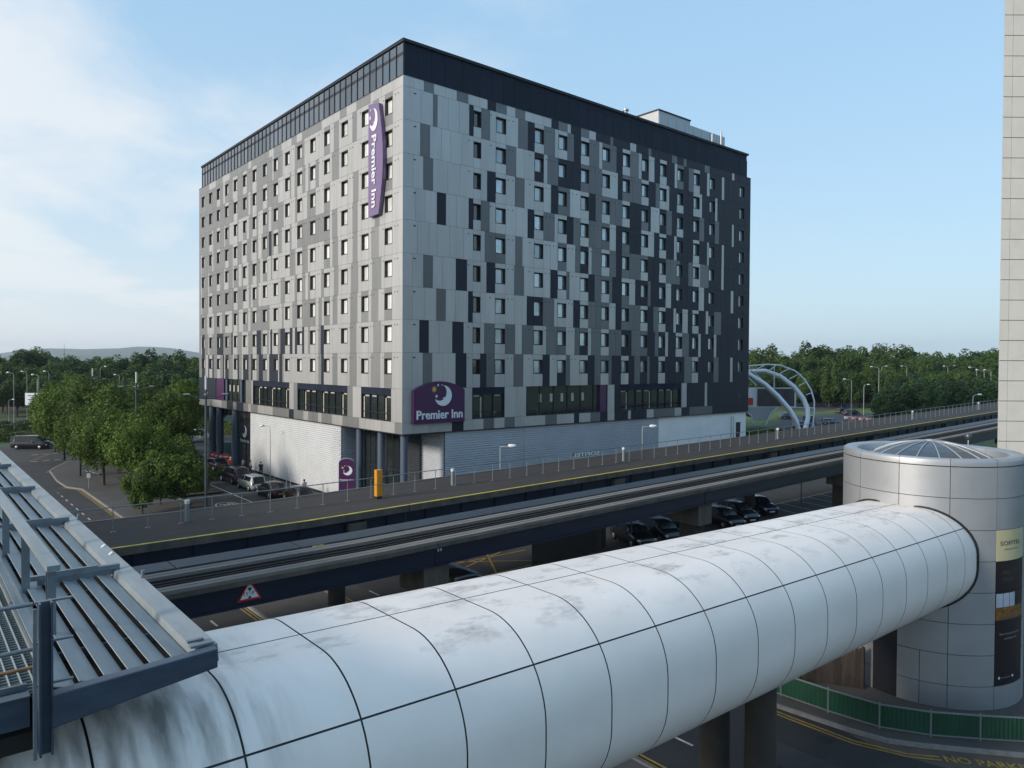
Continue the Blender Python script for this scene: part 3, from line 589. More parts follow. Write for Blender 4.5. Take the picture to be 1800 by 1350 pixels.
B().box(HX + 47.55, HX + 47.6, HY + .1, HY + .14, 0, 6.6).box(HX + 48.05, HX + 48.1, HY + .1, HY + .14, 0, 6.6).build('ladder', 'rail', hotel)
for y_ in (HY + .5, HY + 4.3, HY + 8.2): B().lathe((HX + .75, y_ + .4, .13), [(.34, 0), (.34, 6.95)], 18).build('column', 'column', hotel)
for y_ in (HY + 40.6, HY + 46.5, HY + 49.5): B().lathe((HX + .65, y_, 0), [(.45, 0), (.45, 7.08)], 18).build('column', 'column', hotel)
# lobby glazing at the corner, set back
def lobby(y0, y1, x, n, name='lobby_glazing', zt=6.95):
    f = B(); st = (y1 - y0) / n
    for i in range(n + 1): f.box(x - .06, x + .06, y0 + i * st - .05, y0 + i * st + .05, .13, zt)
    f.box(x - .04, x + .04, y0, y1, 3.3, 3.42).box(x - .04, x + .04, y0, y1, .13, .3); o = f.build(name, 'navy', hotel)
    for i in range(n): B().box(x - .012, x + .012, y0 + i * st + .05, y0 + (i + 1) * st - .05, .3, 3.3).box(x - .012, x + .012, y0 + i * st + .05, y0 + (i + 1) * st - .05, 3.42, zt).build('pane', 'dglass', o)
lobby(HY + 3.9, HY + 11.2, HX + 2.7, 7); lobby(86.5, 92.2, HX + .8, 4, 'entrance_glazing')
B().box(HX + 2.7, HX + 4.4, HY + 3.86, HY + 3.95, .13, 6.95).build('lobby_side_wall', 'dglass', hotel)
B().box(HX + 2.9, HX + 4.3, HY + 4.2, HY + 11, .13, .2).build('lobby_floor', 'conc', hotel)
for i in range(4): B().box(HX + 2.8, HX + 2.84, HY + 4.4 + i * 1.9, HY + 5.0 + i * 1.9, .4, 6.6).build('curtain', 'corrB', hotel)
B().box(HX + .4, HX + 12, 92.3, 104.5, .05, .3).build('entrance_step', 'conc', hotel)
B().box(HX + 8, HX + 8.3, 92.3, 104.5, .3, 7.0).build('entrance_back_wall', 'back', hotel)
# ---- signs of the hotel
def star(cx, cy, R, r, n):
    return [(cx + (R if i % 2 == 0 else r) * math.sin(PI * i / n), cy + (R if i % 2 == 0 else r) * math.cos(PI * i / n)) for i in range(2 * n)]
def moon(cx, cy, R, k=1):
    """crescent open to the upper left with a small nose and chin"""
    out = [(cx + R * math.cos(a), cy + R * math.sin(a)) for a in [math.radians(100 - 255 * i / 26) for i in range(27)]]
    inn = []
    for i in range(19):
        a = math.radians(-128 + 205 * i / 18); x = cx - .38 * R + .80 * R * math.cos(a); y = cy + .30 * R + .80 * R * math.sin(a)
        inn.append((x, y))
    nose = []
    for i, (x, y) in enumerate(inn):
        if i == 5: nose += [(x, y), (x - .05 * R, y + .03 * R)]
        elif i == 7: nose += [(x - .02 * R, y - .04 * R), (x - .22 * R, y + .02 * R), (x - .02 * R, y + .13 * R)]
        else: nose.append((x, y))
    return out + nose
def logo(parent, fn, cx, cy, R, d0, d1):
    B().prism(moon(cx, cy, R), fn, d0, d1).build('moon', 'white', parent)
    B().prism(star(cx - 1.05 * R, cy + .62 * R, .34 * R, .14 * R, 8), fn, d0, d1).build('star', 'gold', parent)
    B().prism(star(cx - .78 * R, cy - .05 * R, .17 * R, .08 * R, 6), fn, d0, d1).build('star', 'white', parent)
    B().prism(star(cx - .6 * R, cy + 1.02 * R, .12 * R, .06 * R, 6), fn, d0, d1).build('star', 'white', parent)
# corner fascia sign
sx0, sx1, sb, sm, st_ = HX + .9, HX + 6.15, 7.95, 10.75, 11.5
s1 = wthing('wall_sign', 'large purple arched hotel sign with moon low on the shaded corner', 'sign', (sx0 + 3.3, HY - .2, sb))
fR = lambda a, b_, d: (a, HY - d, b_)
arc = [(sx0, sb), (sx1, sb), (sx1, sm)] + [(sx0 + (sx1 - sx0) * (1 - i / 14), sm + (st_ - sm) * math.sin(PI * i / 14) ** .8) for i in range(1, 14)] + [(sx0, sm)]
B().prism(arc, fR, .02, .3).build('sign_board', 'purple', s1)
logo(s1, fR, sx0 + 2.95, 10.28, .88, .302, .36)
put_text('Premier Inn', 1.28, lambda x, y, z: (sx0 + .3 + x, HY - .33 - z, 8.34 + y), 'white', s1, bold=.022, ext=.03, fit=(4.7, .76))
# vertical blade on the bright face
y0b, y1b = HY + 3.35, HY + 5.1; zt, zb_ = 35.15, 25.75
s2 = wthing('vertical_sign', 'tall lilac vertical hotel sign high on the bright face', 'sign', (HX - .3, y0b + 1, zb_))
fL = lambda a, b_, d: (HX - d, a, b_)
n_ = 18; edge = [(y0b - .72 * math.sin(PI * i / n_), zt - (zt - zb_) * i / n_) for i in range(n_ + 1)]
B().prism([(y1b, zt + .3)] + edge + [(y1b, zb_ - .05)], fL, .06, .38).build('sign_board', 'purpleS', s2)
for z_ in (26.2, 33.6): B().box(HX - .06, HX, y0b + .6, y0b + .9, z_, z_ + .3).build('bracket', 'navy', s2)
mv = [(-(a), b_) for a, b_ in moon(0, 0, 1.0)]
fM = lambda a, b_, d: (HX - d, y0b + .78 + a * .66, 33.9 + b_ * .95)
B().prism(mv, fM, .382, .42).build('moon', 'white', s2)
for a, b_, R in ((.95, .3, .26), (.8, 1.0, .14), (.9, -.45, .16)): B().prism(star(a, b_, R, R * .42, 6), fM, .382, .41).build('star', 'white', s2)
put_text('Premier Inn', 1.45, lambda x, y, z: (HX - .42 - z, y0b + 1.05 - y * 1.0, 32.6 - x), 'white', s2, bold=.03, ext=.02, fit=(6.2, .78))
# entrance sign on the glass and roadside totem
s3 = wthing('entrance_sign', 'dark entrance sign with white moon on the lobby glass', 'sign', (HX + .5, 90.0, 2.6))
B().box(HX + .66, HX + .72, 87.7, 91.2, 2.9, 5.6).build('sign_board', 'navy', s3)
fE = lambda a, b_, d: (HX + .66 - d, 89.5 - a, 4.5 + b_); B().prism(moon(0, 0, .72), fE, .002, .04).build('moon', 'white', s3)
put_text('Premier Inn', .72, lambda x, y, z: (HX + .63, 90.9 - x, 3.2 + y), 'white', s3, bold=.01, fit=(2.9, .42))
tx, ty = 35.0, 66.0
s4 = wthing('totem_sign', 'free standing purple totem sign with moon and rounded white top', 'sign', (31.1, 59.1, 1.5))
B().box(30.0, 32.4, 57.6, 60.4, .13, 1.49).build('sign_plinth', 'conc', s4)
T0 = Vector((30.25, 60.1)); TD = Vector((.80, -.60))
fT = lambda a, b_, d: (T0.x + TD.x * a + .6 * -d, T0.y + TD.y * a - .8 * d, 1.5 + b_)
tp = [(0, 0), (1.35, 0), (1.35, 2.5)] + [(.675 + .675 * math.cos(PI * i / 10), 2.5 + .42 * math.sin(PI * i / 10)) for i in range(1, 10)] + [(0, 2.5)]
tb = [(-.03, 0), (1.38, 0), (1.38, 2.52)] + [(.675 + .705 * math.cos(PI * i / 10), 2.52 + .45 * math.sin(PI * i / 10)) for i in range(1, 10)] + [(-.03, 2.52)]
B().prism(tp, fT, .001, .05).build('sign_board', 'purple', s4); B().prism(tb, fT, -.42, 0).build('casing', 'rib', s4)
logo(s4, fT, .78, 1.85, .42, .052, .07); put_text('Premier Inn', .27, lambda x, y, z: fT(.1 + x, .95 + y, .06), 'white', s4, bold=.004, fit=(1.15, .16))

# ================================================================ ELEVATED GUIDEWAYS (x runs along them; they climb gently away from x = 15)
def zt(x): return 5.5 + max(0, x - 15) * .0155
XS = [-60, 15, 150]                       # profile points
def longbox(b, x0, x1, y0, y1, dz0, dz1, mi=0):
    """box between two x stations whose top follows the grade"""
    st = [x0] + [q for q in (15,) if x0 < q < x1] + [x1]
    for p, q in zip(st, st[1:]):
        vs = [(x, y, zt(x) + dz) for x in (p, q) for y, dz in ((y0, dz0), (y1, dz0), (y1, dz1), (y0, dz1))]
        b.add(vs, [(0, 1, 2, 3), (4, 7, 6, 5), (0, 4, 5, 1), (1, 5, 6, 2), (2, 6, 7, 3), (3, 7, 4, 0)], mi)
    return b
joints = [-56.2, -37, -17.8, 1.4, 20.6, 39.8, 59, 78.2, 97.4, 116.6, 135.8]
far = wthing('elevated_walkway', 'long raised dark deck with yellow edge line running past the hotel', 'guideway', (40, 36, zt(40)))
for a, c in zip(joints, joints[1:]):
    g = .03
    longbox(B(), a + g, c - g, 32.9, 38.75, -.16, 0).build('deck_slab', 'deck', far)
    longbox(B(), a + g, c - g, 32.85, 33.02, .004, .012).build('edge_line', 'yellow', far)
    longbox(B(), a + g, c - g, 32.84, 32.899, -.34, -.002).build('edge_lip', 'conc', far)
    longbox(B(), a + g, c - g, 38.751, 38.86, -.2, .06).build('kerb', 'pad', far)
    gb = longbox(B(), a + g, c - g, 33.2, 33.26, -1.35, -.17); longbox(gb, a + g, c - g, 33.05, 33.42, -1.42, -1.351); longbox(gb, a + g, c - g, 38.3, 38.36, -1.35, -.17); longbox(gb, a + g, c - g, 33.42, 38.3, -.5, -.36)
    for k in range(8): x = a + (c - a) * (k + .5) / 8; gb.box(x - .015, x + .015, 33.1, 33.2, zt(x) - 1.34, zt(x) - .18)
    gb.build('girder', 'girder', far)
near = wthing('guideway', 'raised transit guideway with two pale running strips over a dark bed', 'guideway', (40, 27, zt(40)))
joints2 = [-60, -40.6, -21.2, -1.9, 17.5, 36.8, 56.1, 75.4, 94.7, 114, 133]
for a, c in zip(joints2, joints2[1:]):
    g = .02
    for nm, y0, y1 in (('running_pad', 25.66, 26.22), ('running_pad', 27.55, 28.12)):
        p = B(); w2 = (y1 - y0) / 2 - .03; longbox(p, a + g, c - g, y0, y0 + w2, -.12, 0); longbox(p, a + g, c - g, y1 - w2, y1, -.12, 0); longbox(p, a + g, c - g, y0 + w2, y1 - w2, -.12, -.025, 1); p.build(nm, ['pad', 'conc'], near)
    longbox(B(), a + g, c - g, 25.64, 28.12, -.30, -.121).build('deck_slab', 'conc', near)
    tb_ = longbox(B(), a + g, c - g, 26.25, 27.52, -.12, -.10)
    for y in (26.5, 26.82, 27.2): longbox(tb_, a + g, c - g, y, y + .09, -.10, -.03)
    tb_.build('track_bed', 'dirt', near)
    gb = longbox(B(), a + g, c - g, 25.88, 25.93, -1.05, -.301); longbox(gb, a + g, c - g, 25.78, 26.05, -1.12, -1.051); longbox(gb, a + g, c - g, 27.8, 27.85, -1.05, -.301); longbox(gb, a + g, c - g, 27.7, 27.95, -1.12, -1.051)
    gb.build('girder', 'girder', near)
    for k in range(4):
        p = a + (c - a) * k / 4 + .02; q = a + (c - a) * (k + 1) / 4 - .02
        longbox(longbox(B(), p, q, 28.2, 29.62, -.07, -.02), p, q, 28.2, 28.24, -.02, .05).build('walkway_plate', 'plate', near)
    for k in range(5): x = a + (c - a) * (k + .5) / 5; B().box(x - .06, x + .06, 28.0, 29.6, zt(x) - .32, zt(x) - .08).build('bracket', 'girder', near)
B().box(17.50, 17.53, 25.86, 25.879, 4.5, 5.19).box(36.8, 36.83, 25.86, 25.879, 4.75, 5.5).build('joint_plate', 'black', near)
B().box(17.62, 17.68, 25.84, 25.87, 5.02, 5.14).box(17.76, 17.82, 25.84, 25.87, 5.02, 5.14).build('reflector', 'white', near, kind='stuff')
# concrete piers with hammerhead caps below the near guideway, round columns below the far deck
for i, x in enumerate((-1.9, 17.5, 36.8, 56.1, 75.4, 94.7)):
    h = zt(x)
    t = thing('guideway_pier', ('concrete pier with square cap %s' % ('left of the timber fence, out past the louvres', 'behind the white footbridge near the warning sign', 'between the dark parked cars below the guideway', 'standing beside the silver tower below the guideway', 'far right below the guideway beyond the tower', 'farthest right below the guideway')[i]), 'pier', (x, 26.85, 0), group='concrete piers below the near guideway')
    B().box(-.55, .75, -.95, 1.0, h - 2.35, h - 1.125).build('pier_cap', 'conc', t); B().box(-.35, .5, -.6, .6, 0, h - 2.351).build('shaft', 'pierdark', t)
for i, x in enumerate((-2, 17.6, 37.2, 56.6, 76, 95)):
    h = zt(x); t = thing('round_pier', 'round concrete column below the dark deck, %s' % ('hidden behind the louvres', 'nearest the double yellow lines', 'beside the black slatted fence', 'behind the parked dark estate cars', 'by the empty parking bays', 'farthest right')[i], 'pier', (x, 35.2, 0), group='round columns below the far deck')
    B().lathe((0, 0, 0), [(.45, 0), (.45, h - 1.43)], 20).build('shaft', 'pierdark', t); B().box(-.5, .5, -2.3, 3.2, h - 1.43, h - .5).build('crosshead', 'conc', t)
# railing along the deck
rl = wthing('railing', 'thin galvanised railing along the middle of the dark deck', 'railing', (40, 35.6, zt(40)))
def ry(x): return 36.05 - .012 * (x - 12) if x < 60 else 35.47
x = 3.0; top = []
pm = B().tube([(0, 0, 0), (0, 0, 1.1)], .022, 6).box(-.12, .12, -.05, .05, 0, .012).mesh('post', 'rail'); n_ = 0
while x < 134:
    put('post', pm, rl, Vector((x, ry(x), zt(x))) - rl.location); top.append((x, ry(x), zt(x) + 1.1)); x += 1.42
for p, q in zip(top, top[1:]): B().tube([p, q], .025, 6, cap=False).build('rail', 'rail', rl)
for i, x in enumerate((10.45, 25.7, 41.0, 62, 92, 114, 131)):
    t = thing('bollard_light', 'grey bollard light with white cap on the deck, %s' % ('nearest the louvre platform', 'second from the left, by the lobby', 'before the blue grey ribbed wall', 'before the white rendered wall', 'fifth along beyond the hotel', 'sixth along, above the silver tower', 'farthest right on the deck')[i], 'bollard', (x, ry(x) + .25, zt(x)), group='bollard lights along the deck')
    B().tube([(0, 0, 0), (0, 0, .85)], .11, 12).build('post', 'rail', t); B().tube([(0, 0, .85), (0, 0, 1.02)], .12, 12).build('lamp_cap', 'lampglass', t)
t = wthing('equipment_cabinet', 'tall narrow orange cabinet standing at the railing of the deck', 'cabinet', (20.25, 35.45, 5.58))
B().box(20.05, 20.42, 35.35, 35.62, 5.72, 7.18).build('cabinet_body', 'orange', t, bevel=.015); B().box(20.08, 20.39, 35.37, 35.6, 5.58, 5.72).build('plinth', 'black', t)
B().box(20.08, 20.39, 35.335, 35.349, 5.8, 7.1).build('door', 'orange', t)
B().tube([(19.85, 35.25, 6.4), (20.5, 35.25, 6.42)], .02, 6).build('handrail', 'rail', t)
t = wthing('rail_sign', 'pale lettered sign board fixed on the deck railing before the ribbed wall', 'sign', (36.4, 35.5, 6.6))
B().box(35.1, 38.0, 35.46, 35.50, 6.62, 7.02).build('sign_board', 'rail', t); put_text('SOFITEL', .4, lambda x, y, z: (37.9 - x, 35.45, 6.68 + y), 'white', t, bold=.01, fit=(2.7, .27))
# warning sign on the girder
wx, wz_ = 9.55, 4.62
t = wthing('warning_sign', 'red and white triangular height warning sign on the navy girder', 'sign', (wx, 25.85, wz_))
tri = lambda s, dz: [(wx - s / 2, wz_ + dz), (wx + s / 2, wz_ + dz), (wx, wz_ + dz + s * .87)]
fG = lambda a, b_, d: (a, 25.86 - d, b_)
B().prism(tri(.86, -.03), fG, 0, .02).build('border', 'red', t); B().prism(tri(.66, .04), fG, .021, .028).build('face', 'white', t)
B().prism([(wx - .08, wz_ + .42), (wx + .08, wz_ + .42), (wx, wz_ + .28)], fG, .029, .034).build('arrow', 'black', t); B().prism([(wx - .07, wz_ + .05), (wx + .07, wz_ + .05), (wx, wz_ + .15)], fG, .029, .034).build('arrow', 'black', t)
put_text("15'-9\"", .2, lambda x, y, z: (wx - .21 + x, 25.828, wz_ + .16 + y), 'black', t, fit=(.42, .13))
t = wthing('small_notice', 'small yellow notice plate on the blue plate of the guideway', 'sign', (13.3, 28.2, 5.4)); B().box(13.0, 13.5, 28.17, 28.195, 5.36, 5.53).build('plate', 'yellow', t); B().box(13.02, 13.14, 28.16, 28.169, 5.39, 5.5).build('symbol', 'white', t)

# ================================================================ FOOTBRIDGE TUBE
TY, TKY, TZ, TKZ, TA, TB, TR = 12.154, .0105, 5.736, -.0302, 2.485, 1.917, 1.66
def tc_(x): return TY + TKY * (x - 30), TZ + TKZ * (x - 30)
def rsec(a, b_, r, n=14):
    P = []
    for i, (sx_, sy_) in enumerate(((1, 1), (-1, 1), (-1, -1), (1, -1))):
        for k in range(n + 1): t_ = PI / 2 * (i + k / n); P.append((sx_ * (a - r) + r * math.cos(t_), sy_ * (b_ - r) + r * math.sin(t_)))
    return P
SEC = rsec(TA, TB, TR); ANG = [math.atan2(z, y) % (2 * PI) for y, z in SEC]
def secpt(t_):
    t_ %= 2 * PI; k = len(SEC)
    for i in range(k):
        a, c = ANG[i], ANG[(i + 1) % k]; d = (c - a) % (2 * PI); e = (t_ - a) % (2 * PI)
        if d > 1e-9 and e <= d and d < PI: f = e / d; return tuple(SEC[i][j] * (1 - f) + SEC[(i + 1) % k][j] * f for j in (0, 1))
    return SEC[0]
bridge = wthing('covered_footbridge', 'long white panelled tubular footbridge with rounded section and black joints', 'footbridge', (12, TY, 6.3))
S0, SP = 5.28, 1.7464
arcs = [(.535, 1.557), (1.557, 2.607), (2.607, 4.40), (4.40, 5.02), (5.02, 6.818)]
rings = [S0 + SP * k for k in range(-7, 16)]
pmesh = {}
for ai, (t0_, t1_) in enumerate(arcs):
    b = B(); n = 22; g = .016; pts = []
    for i in range(n + 1):
        y, z = secpt(t0_ + (t1_ - t0_) * i / n); rr = math.hypot(y, z)
        pts.append((y, z))
    # trim the long edges by the joint
    def trim(p, q, g_): L = math.dist(p, q); return (p[0] + (q[0] - p[0]) * g_ / L, p[1] + (q[1] - p[1]) * g_ / L)
    pts[0] = trim(pts[0], pts[1], g); pts[-1] = trim(pts[-1], pts[-2], g)
    vs = []
    for x in (g, SP - g):
        for y, z in pts: vs.append((x, y + TKY * x, z + TKZ * x))
        for y, z in pts: f_ = 1 - .03 / math.hypot(y, z); vs.append((x, y * f_ + TKY * x, z * f_ + TKZ * x))
    k = n + 1; fs = []
    b.add(vs, [(i, i + 1, 2 * k + i + 1, 2 * k + i) for i in range(n)], 0, True)
    b.add(vs, [(i, k + i, k + i + 1, i + 1) for i in range(n)] + [(2 * k + i, 2 * k + i + 1, 3 * k + i + 1, 3 * k + i) for i in range(n)] + [(0, 2 * k, 3 * k, k), (n, k + n, 3 * k + n, 2 * k + n)], 1)
    pmesh[ai] = b.mesh('shell_panel', ['shell', 'black'])
for x in rings[:-1]:
    cyy, czz = tc_(x)
    for ai in range(5): put('shell_panel', pmesh[ai], bridge, Vector((x, cyy, czz)) - bridge.location)
b = B(); vs = []
for x in (rings[0], 31.6):
    cyy, czz = tc_(x); vs += [(x, cyy + y * .994, czz + z * .994) for y, z in SEC]
k = len(SEC); b.add(vs, [(i, (i + 1) % k, k + (i + 1) % k, k + i) for i in range(k)], 0, True); b.build('inner_tube', 'black', bridge)
TWX, TWY, TWR = 33.15, 12.15, 3.31
path = []
for y, z in rsec(TA * 1.012, TB * 1.012, TR, 10):
    yy = TY + y; x = TWX - math.sqrt(max(0, (TWR + .01) ** 2 - (yy - TWY) ** 2)) if abs(yy - TWY) < TWR else TWX; c0, c1 = tc_(x); path.append((x, c0 + y, c1 + z))
B().tube(path + [path[0]], .045, 6, cap=False).build('end_seal', 'black', bridge)
for i, (x, y, lb) in enumerate(((18.75, 12.75, 'left of the two dark concrete legs below the footbridge'), (18.95, 11.35, 'right of the two dark concrete legs below the footbridge'))):
    t = thing('footbridge_pier', lb, 'pier', (x, y, 0), group='concrete legs below the footbridge'); B().lathe((0, 0, 0), [(.45, 0), (.43, 4.35)], 24).build('shaft', 'pierdark', t); B().box(-.5, .5, -.4, .4, 4.351, 4.5).build('bearing', 'pierdark', t)

# ================================================================ STAIR TOWER
tw = wthing('stair_tower', 'round silver panelled stair tower with shallow glass dome on top', 'tower', (TWX, TWY, 0))
JT = [.08, 1.0, 2.18, 3.36, 4.55, 5.73, 6.91, 8.1, 9.28]
A0 = math.radians(-178.2)
def curved(b, a0, a1, z0, z1, r0_, r1_, n=8, mi=0):
    vs = []
    for j in range(n + 1):
        a = a0 + (a1 - a0) * j / n; c, s_ = math.cos(a), math.sin(a)
        for r, z in ((r1_, z0), (r1_, z1), (r0_, z1), (r0_, z0)): vs.append((TWX + r * c, TWY + r * s_, z))
    b.add(vs, [(4 * j + 0, 4 * j + 4, 4 * j + 5, 4 * j + 1) for j in range(n)], mi, True)
    b.add(vs, [(4 * j + 1, 4 * j + 5, 4 * j + 6, 4 * j + 2) for j in range(n)] + [(4 * j + 3, 4 * j + 7, 4 * j + 4, 4 * j) for j in range(n)] + [(0, 1, 2, 3), (4 * n, 4 * n + 3, 4 * n + 2, 4 * n + 1)], mi); return b
JG = .0035
for r in range(8):
    for k in range(12):
        a, c = A0 + PI / 6 * k, A0 + PI / 6 * (k + 1)
        if k == 2 and r in (1, 2, 3, 4, 5): continue            # banner strip
        if k == 11 and r < 3:                                   # door bay: a dark door and a narrow panel
            d_ = a + math.radians(13.6)
            curved(B(), a + JG, d_ - JG, JT[r] + .012, JT[r + 1] - .012, TWR - .04, TWR, 4).build('tower_panel', 'tower', tw); continue
        hs = [a, (a + c) / 2 - .02, c] if (r < 2 and k in (0,)) else [a, c]
        for p, q in zip(hs, hs[1:]): curved(B(), p + JG, q - JG, JT[r] + .012, JT[r + 1] - .012, TWR - .04, TWR).build('tower_panel', 'tower', tw)
d_ = A0 + PI / 6 * 11 + math.radians(13.6)
curved(B(), d_ + JG, A0 + 2 * PI - JG, .1, 3.34, TWR - .06, TWR - .015, 5).build('door', 'black', tw)
curved(B(), d_ + JG + .03, A0 + 2 * PI - JG - .03, .25, 2.2, TWR - .014, TWR - .006, 5).build('door_leaf', 'navy', tw)
for k in range(12):
    a, c = A0 + PI / 6 * k, A0 + PI / 6 * (k + 1); b = B(); n = 8; vs = []
    pf = [(TWR, 9.305), (TWR, 9.47), (TWR - .02, 9.54), (TWR - .09, 9.585), (TWR - .52, 9.55), (TWR - .56, 9.51), (TWR - .56, 8.9)]
    for j in range(n + 1):
        t_ = a + JG * .7 + (c - a - JG * 1.4) * j / n
        for r, z in pf: vs.append((TWX + r * math.cos(t_), TWY + r * math.sin(t_), z))
    m_ = len(pf); b.add(vs, [(m_ * j + i, m_ * (j + 1) + i, m_ * (j + 1) + i + 1, m_ * j + i + 1) for j in range(n) for i in range(m_ - 1)], 0, True); b.build('rim_panel', 'tower', tw)
B().lathe((TWX, TWY, 0), [(TWR - .05, .02), (TWR - .05, 9.30)], 64).lathe((TWX, TWY, 0), [(TWR - .53, 9.3), (TWR - .53, 8.8), (0.01, 8.8)], 64).build('tower_core', 'roofdark', tw)
B().lathe((TWX, TWY, 0), [(TWR + .06, 0), (TWR + .06, .08), (TWR - .05, .085)], 64).build('plinth', 'conc', tw)
# dome: rings of panes between ribs
DR, DZ0, DH = 2.22, 9.33, .60
def dz(r): return DZ0 + DH * (1 - (r / DR) ** 2) ** .9 if r < DR else DZ0
B().lathe((TWX, TWY, 0), [(DR + .10, 8.8), (DR + .10, 9.34), (DR - .03, 9.39)], 48).build('dome_kerb', 'tower', tw)
RR = [.14, .6, 1.1, 1.6, 2.05, DR]
for k in range(16):
    a = 2 * PI * k / 16 + .12; c = 2 * PI * (k + 1) / 16 + .12; vs = []
    for r in RR:
        for t_ in (a, (a + c) / 2, c): vs.append((TWX + r * math.cos(t_), TWY + r * math.sin(t_), dz(r)))
    B().add(vs, [(3 * i + j, 3 * i + j + 3, 3 * i + j + 4, 3 * i + j + 1) for i in range(5) for j in range(2)]).build('dome_pane', 'dome', tw)
    B().tube([(TWX + r * math.cos(a), TWY + r * math.sin(a), dz(r) + .015) for r in RR], .032, 5).build('dome_rib', 'rib', tw)
B().lathe((TWX, TWY, 0), [(.22, dz(.2)), (.22, dz(.2) + .06), (.01, dz(.1) + .09)], 16).build('dome_cap', 'rib', tw)
# banner on the right-hand bay of the tower
bn = wthing('tower_banner', 'tall printed banner, cream above black, wrapped on the silver tower', 'banner', (TWX - 1.6, TWY - 2.9, 2.2))
ba, bc = A0 + PI / 3 + JG, A0 + PI / 2 - JG
def bband(z0_, z1_, m, name='banner_panel', a=ba, c=bc, o=.006): return curved(B(), a, c, z0_, z1_, TWR - .03, TWR + o).build(name, m, bn)
bband(5.735, 6.90, 'sofy'); bband(4.56, 5.725, 'banner'); bband(3.37, 4.55, 'banner'); bband(1.02, 3.36, 'banner')
for i in range(3): bband(3.98, 4.5, 'skyprint', 'picture_panel', ba + .005 + i * .105, ba + .1 + i * .105, .010)
bband(3.5, 3.97, 'photoprint', 'picture_panel', ba, bc, .010); bband(3.5, 3.62, 'goldtxt', 'picture_panel', ba + .1, ba + .3, .012)
def fC(a_off, z, o=.012): t_ = ba + a_off / TWR; return (TWX + (TWR + o) * math.cos(t_), TWY + (TWR + o) * math.sin(t_), z)
put_text('SOFITEL', .3, lambda x, y, z: fC(.16 + x, 6.32 + y), 'banner', bn, fit=(1.2, .17)); put_text('LONDON GATWICK', .1, lambda x, y, z: fC(.36 + x, 6.14 + y), 'goldtxt', bn, fit=(.85, .06))
put_text('PARK, STAY', .2, lambda x, y, z: fC(.3 + x, 5.22 + y), 'goldtxt', bn, fit=(.95, .15)); put_text('AND FLY', .2, lambda x, y, z: fC(.3 + x, 4.96 + y), 'goldtxt', bn, fit=(.66, .15))
put_text('Book direct for the best', .15, lambda x, y, z: fC(.2 + x, 2.92 + y), 'greytxt', bn, fit=(1.2, .085)); put_text('available rate', .15, lambda x, y, z: fC(.45 + x, 2.74 + y), 'greytxt', bn, fit=(.75, .085))
for a_ in (.2, .95): B().prism(star(0, 0, .06, .04, 5), lambda p, q, d: fC(a_ + p, 1.3 + q, .012 + d), 0, .004).build('symbol', 'white', bn)
put_text('@hotelgatwick', .1, lambda x, y, z: fC(.32 + x, 1.28 + y), 'greytxt', bn, fit=(.5, .045))

# ================================================================ CREAM BUILDING at the right edge
cb = wthing('cream_building', 'tall plain building of cream stone panels at the right edge', 'building', (46.28, 13.56, 0))
U = Vector((r0.x, r0.y)); V2 = Vector((f0.x, f0.y)) * .62 + Vector((r0.x, r0.y)) * .78; P0 = Vector((46.28, 13.56))
def cbp(u, v, z): return (P0.x + U.x * u + V2.x * v, P0.y + U.y * u + V2.y * v, z)
def cbox(b, u0_, u1_, v0_, v1_, z0_, z1_, mi=0):
    vs = [cbp(u, v, z) for z in (z0_, z1_) for u, v in ((u0_, v0_), (u1_, v0_), (u1_, v1_), (u0_, v1_))]
    return b.add(vs, [(0, 3, 2, 1), (4, 5, 6, 7), (0, 1, 5, 4), (1, 2, 6, 5), (2, 3, 7, 6), (3, 0, 4, 7)], mi)
cbox(B(), .03, 14, .04, 16, 0, 38).build('wall', 'back', cb)
PH = 1.108; k = -1; z = 8.95 - 8 * PH
while z < 37.5:
    for a, c in ((0, .5), (.5, 2.6), (2.6, 4.7), (4.7, 6.8)): cbox(B(), a + .006, c - .006, 0, .05, z + .017, z + PH - .017).build('stone_panel', 'cream', cb)
    z += PH
cbox(B(), -.012, .029, .052, 16, 0, 38).build('side_wall', 'cream', cb)

# ================================================================ LOUVRE PLATFORM in the foreground
cp = wthing('louvre_platform', 'steel rooftop platform of pale tilted louvre blades with raised beam and handrail', 'platform', (3, 9.4, 9.4))
YE = 50
b = B(); yy = [9.34, YE]
pts = [(1.28, 9.05), (1.28, 9.42), (3.05, 9.5), (3.05, 9.26)]
b.add([(x, y, z) for y in (9.33, 9.50) for x, z in pts], [(3, 2, 1, 0), (4, 5, 6, 7), (0, 1, 5, 4), (1, 2, 6, 5), (2, 3, 7, 6), (3, 0, 4, 7)]).build('end_beam', 'beam', cp, bevel=.012)
# side gutter: sloping plate with an inner upstand
b = B()
for y0_, y1_ in ((9.51, 18.4), (18.42, 27.6), (27.62, 38), (38.02, YE)): b.add([(x, y, z) for y in (y0_, y1_) for x, z in ((2.80, 9.28), (2.84, 9.47), (3.10, 9.50), (3.12, 9.27))], [(3, 2, 1, 0), (4, 5, 6, 7), (0, 1, 5, 4), (1, 2, 6, 5), (2, 3, 7, 6), (3, 0, 4, 7)])
sg = b.build('side_gutter', 'galvL', cp, kind=None)
B().box(2.78, 3.06, 9.52, 9.62, 9.5, 9.53).box(2.80, 3.0, 9.72, 9.78, 9.5, 9.53).build('gutter_bracket', 'galv', cp)
bl = B(); tlt = .062; y0_ = 9.52
bl.add([(x, y, z) for y in (0, YE - y0_) for x, z in ((0, .045), (.004, .057), (.226, -.012), (.22, -.024))], [(3, 2, 1, 0), (4, 5, 6, 7), (0, 1, 5, 4), (1, 2, 6, 5), (2, 3, 7, 6), (3, 0, 4, 7)]); bm_ = bl.mesh('louvre_blade', 'galvL')
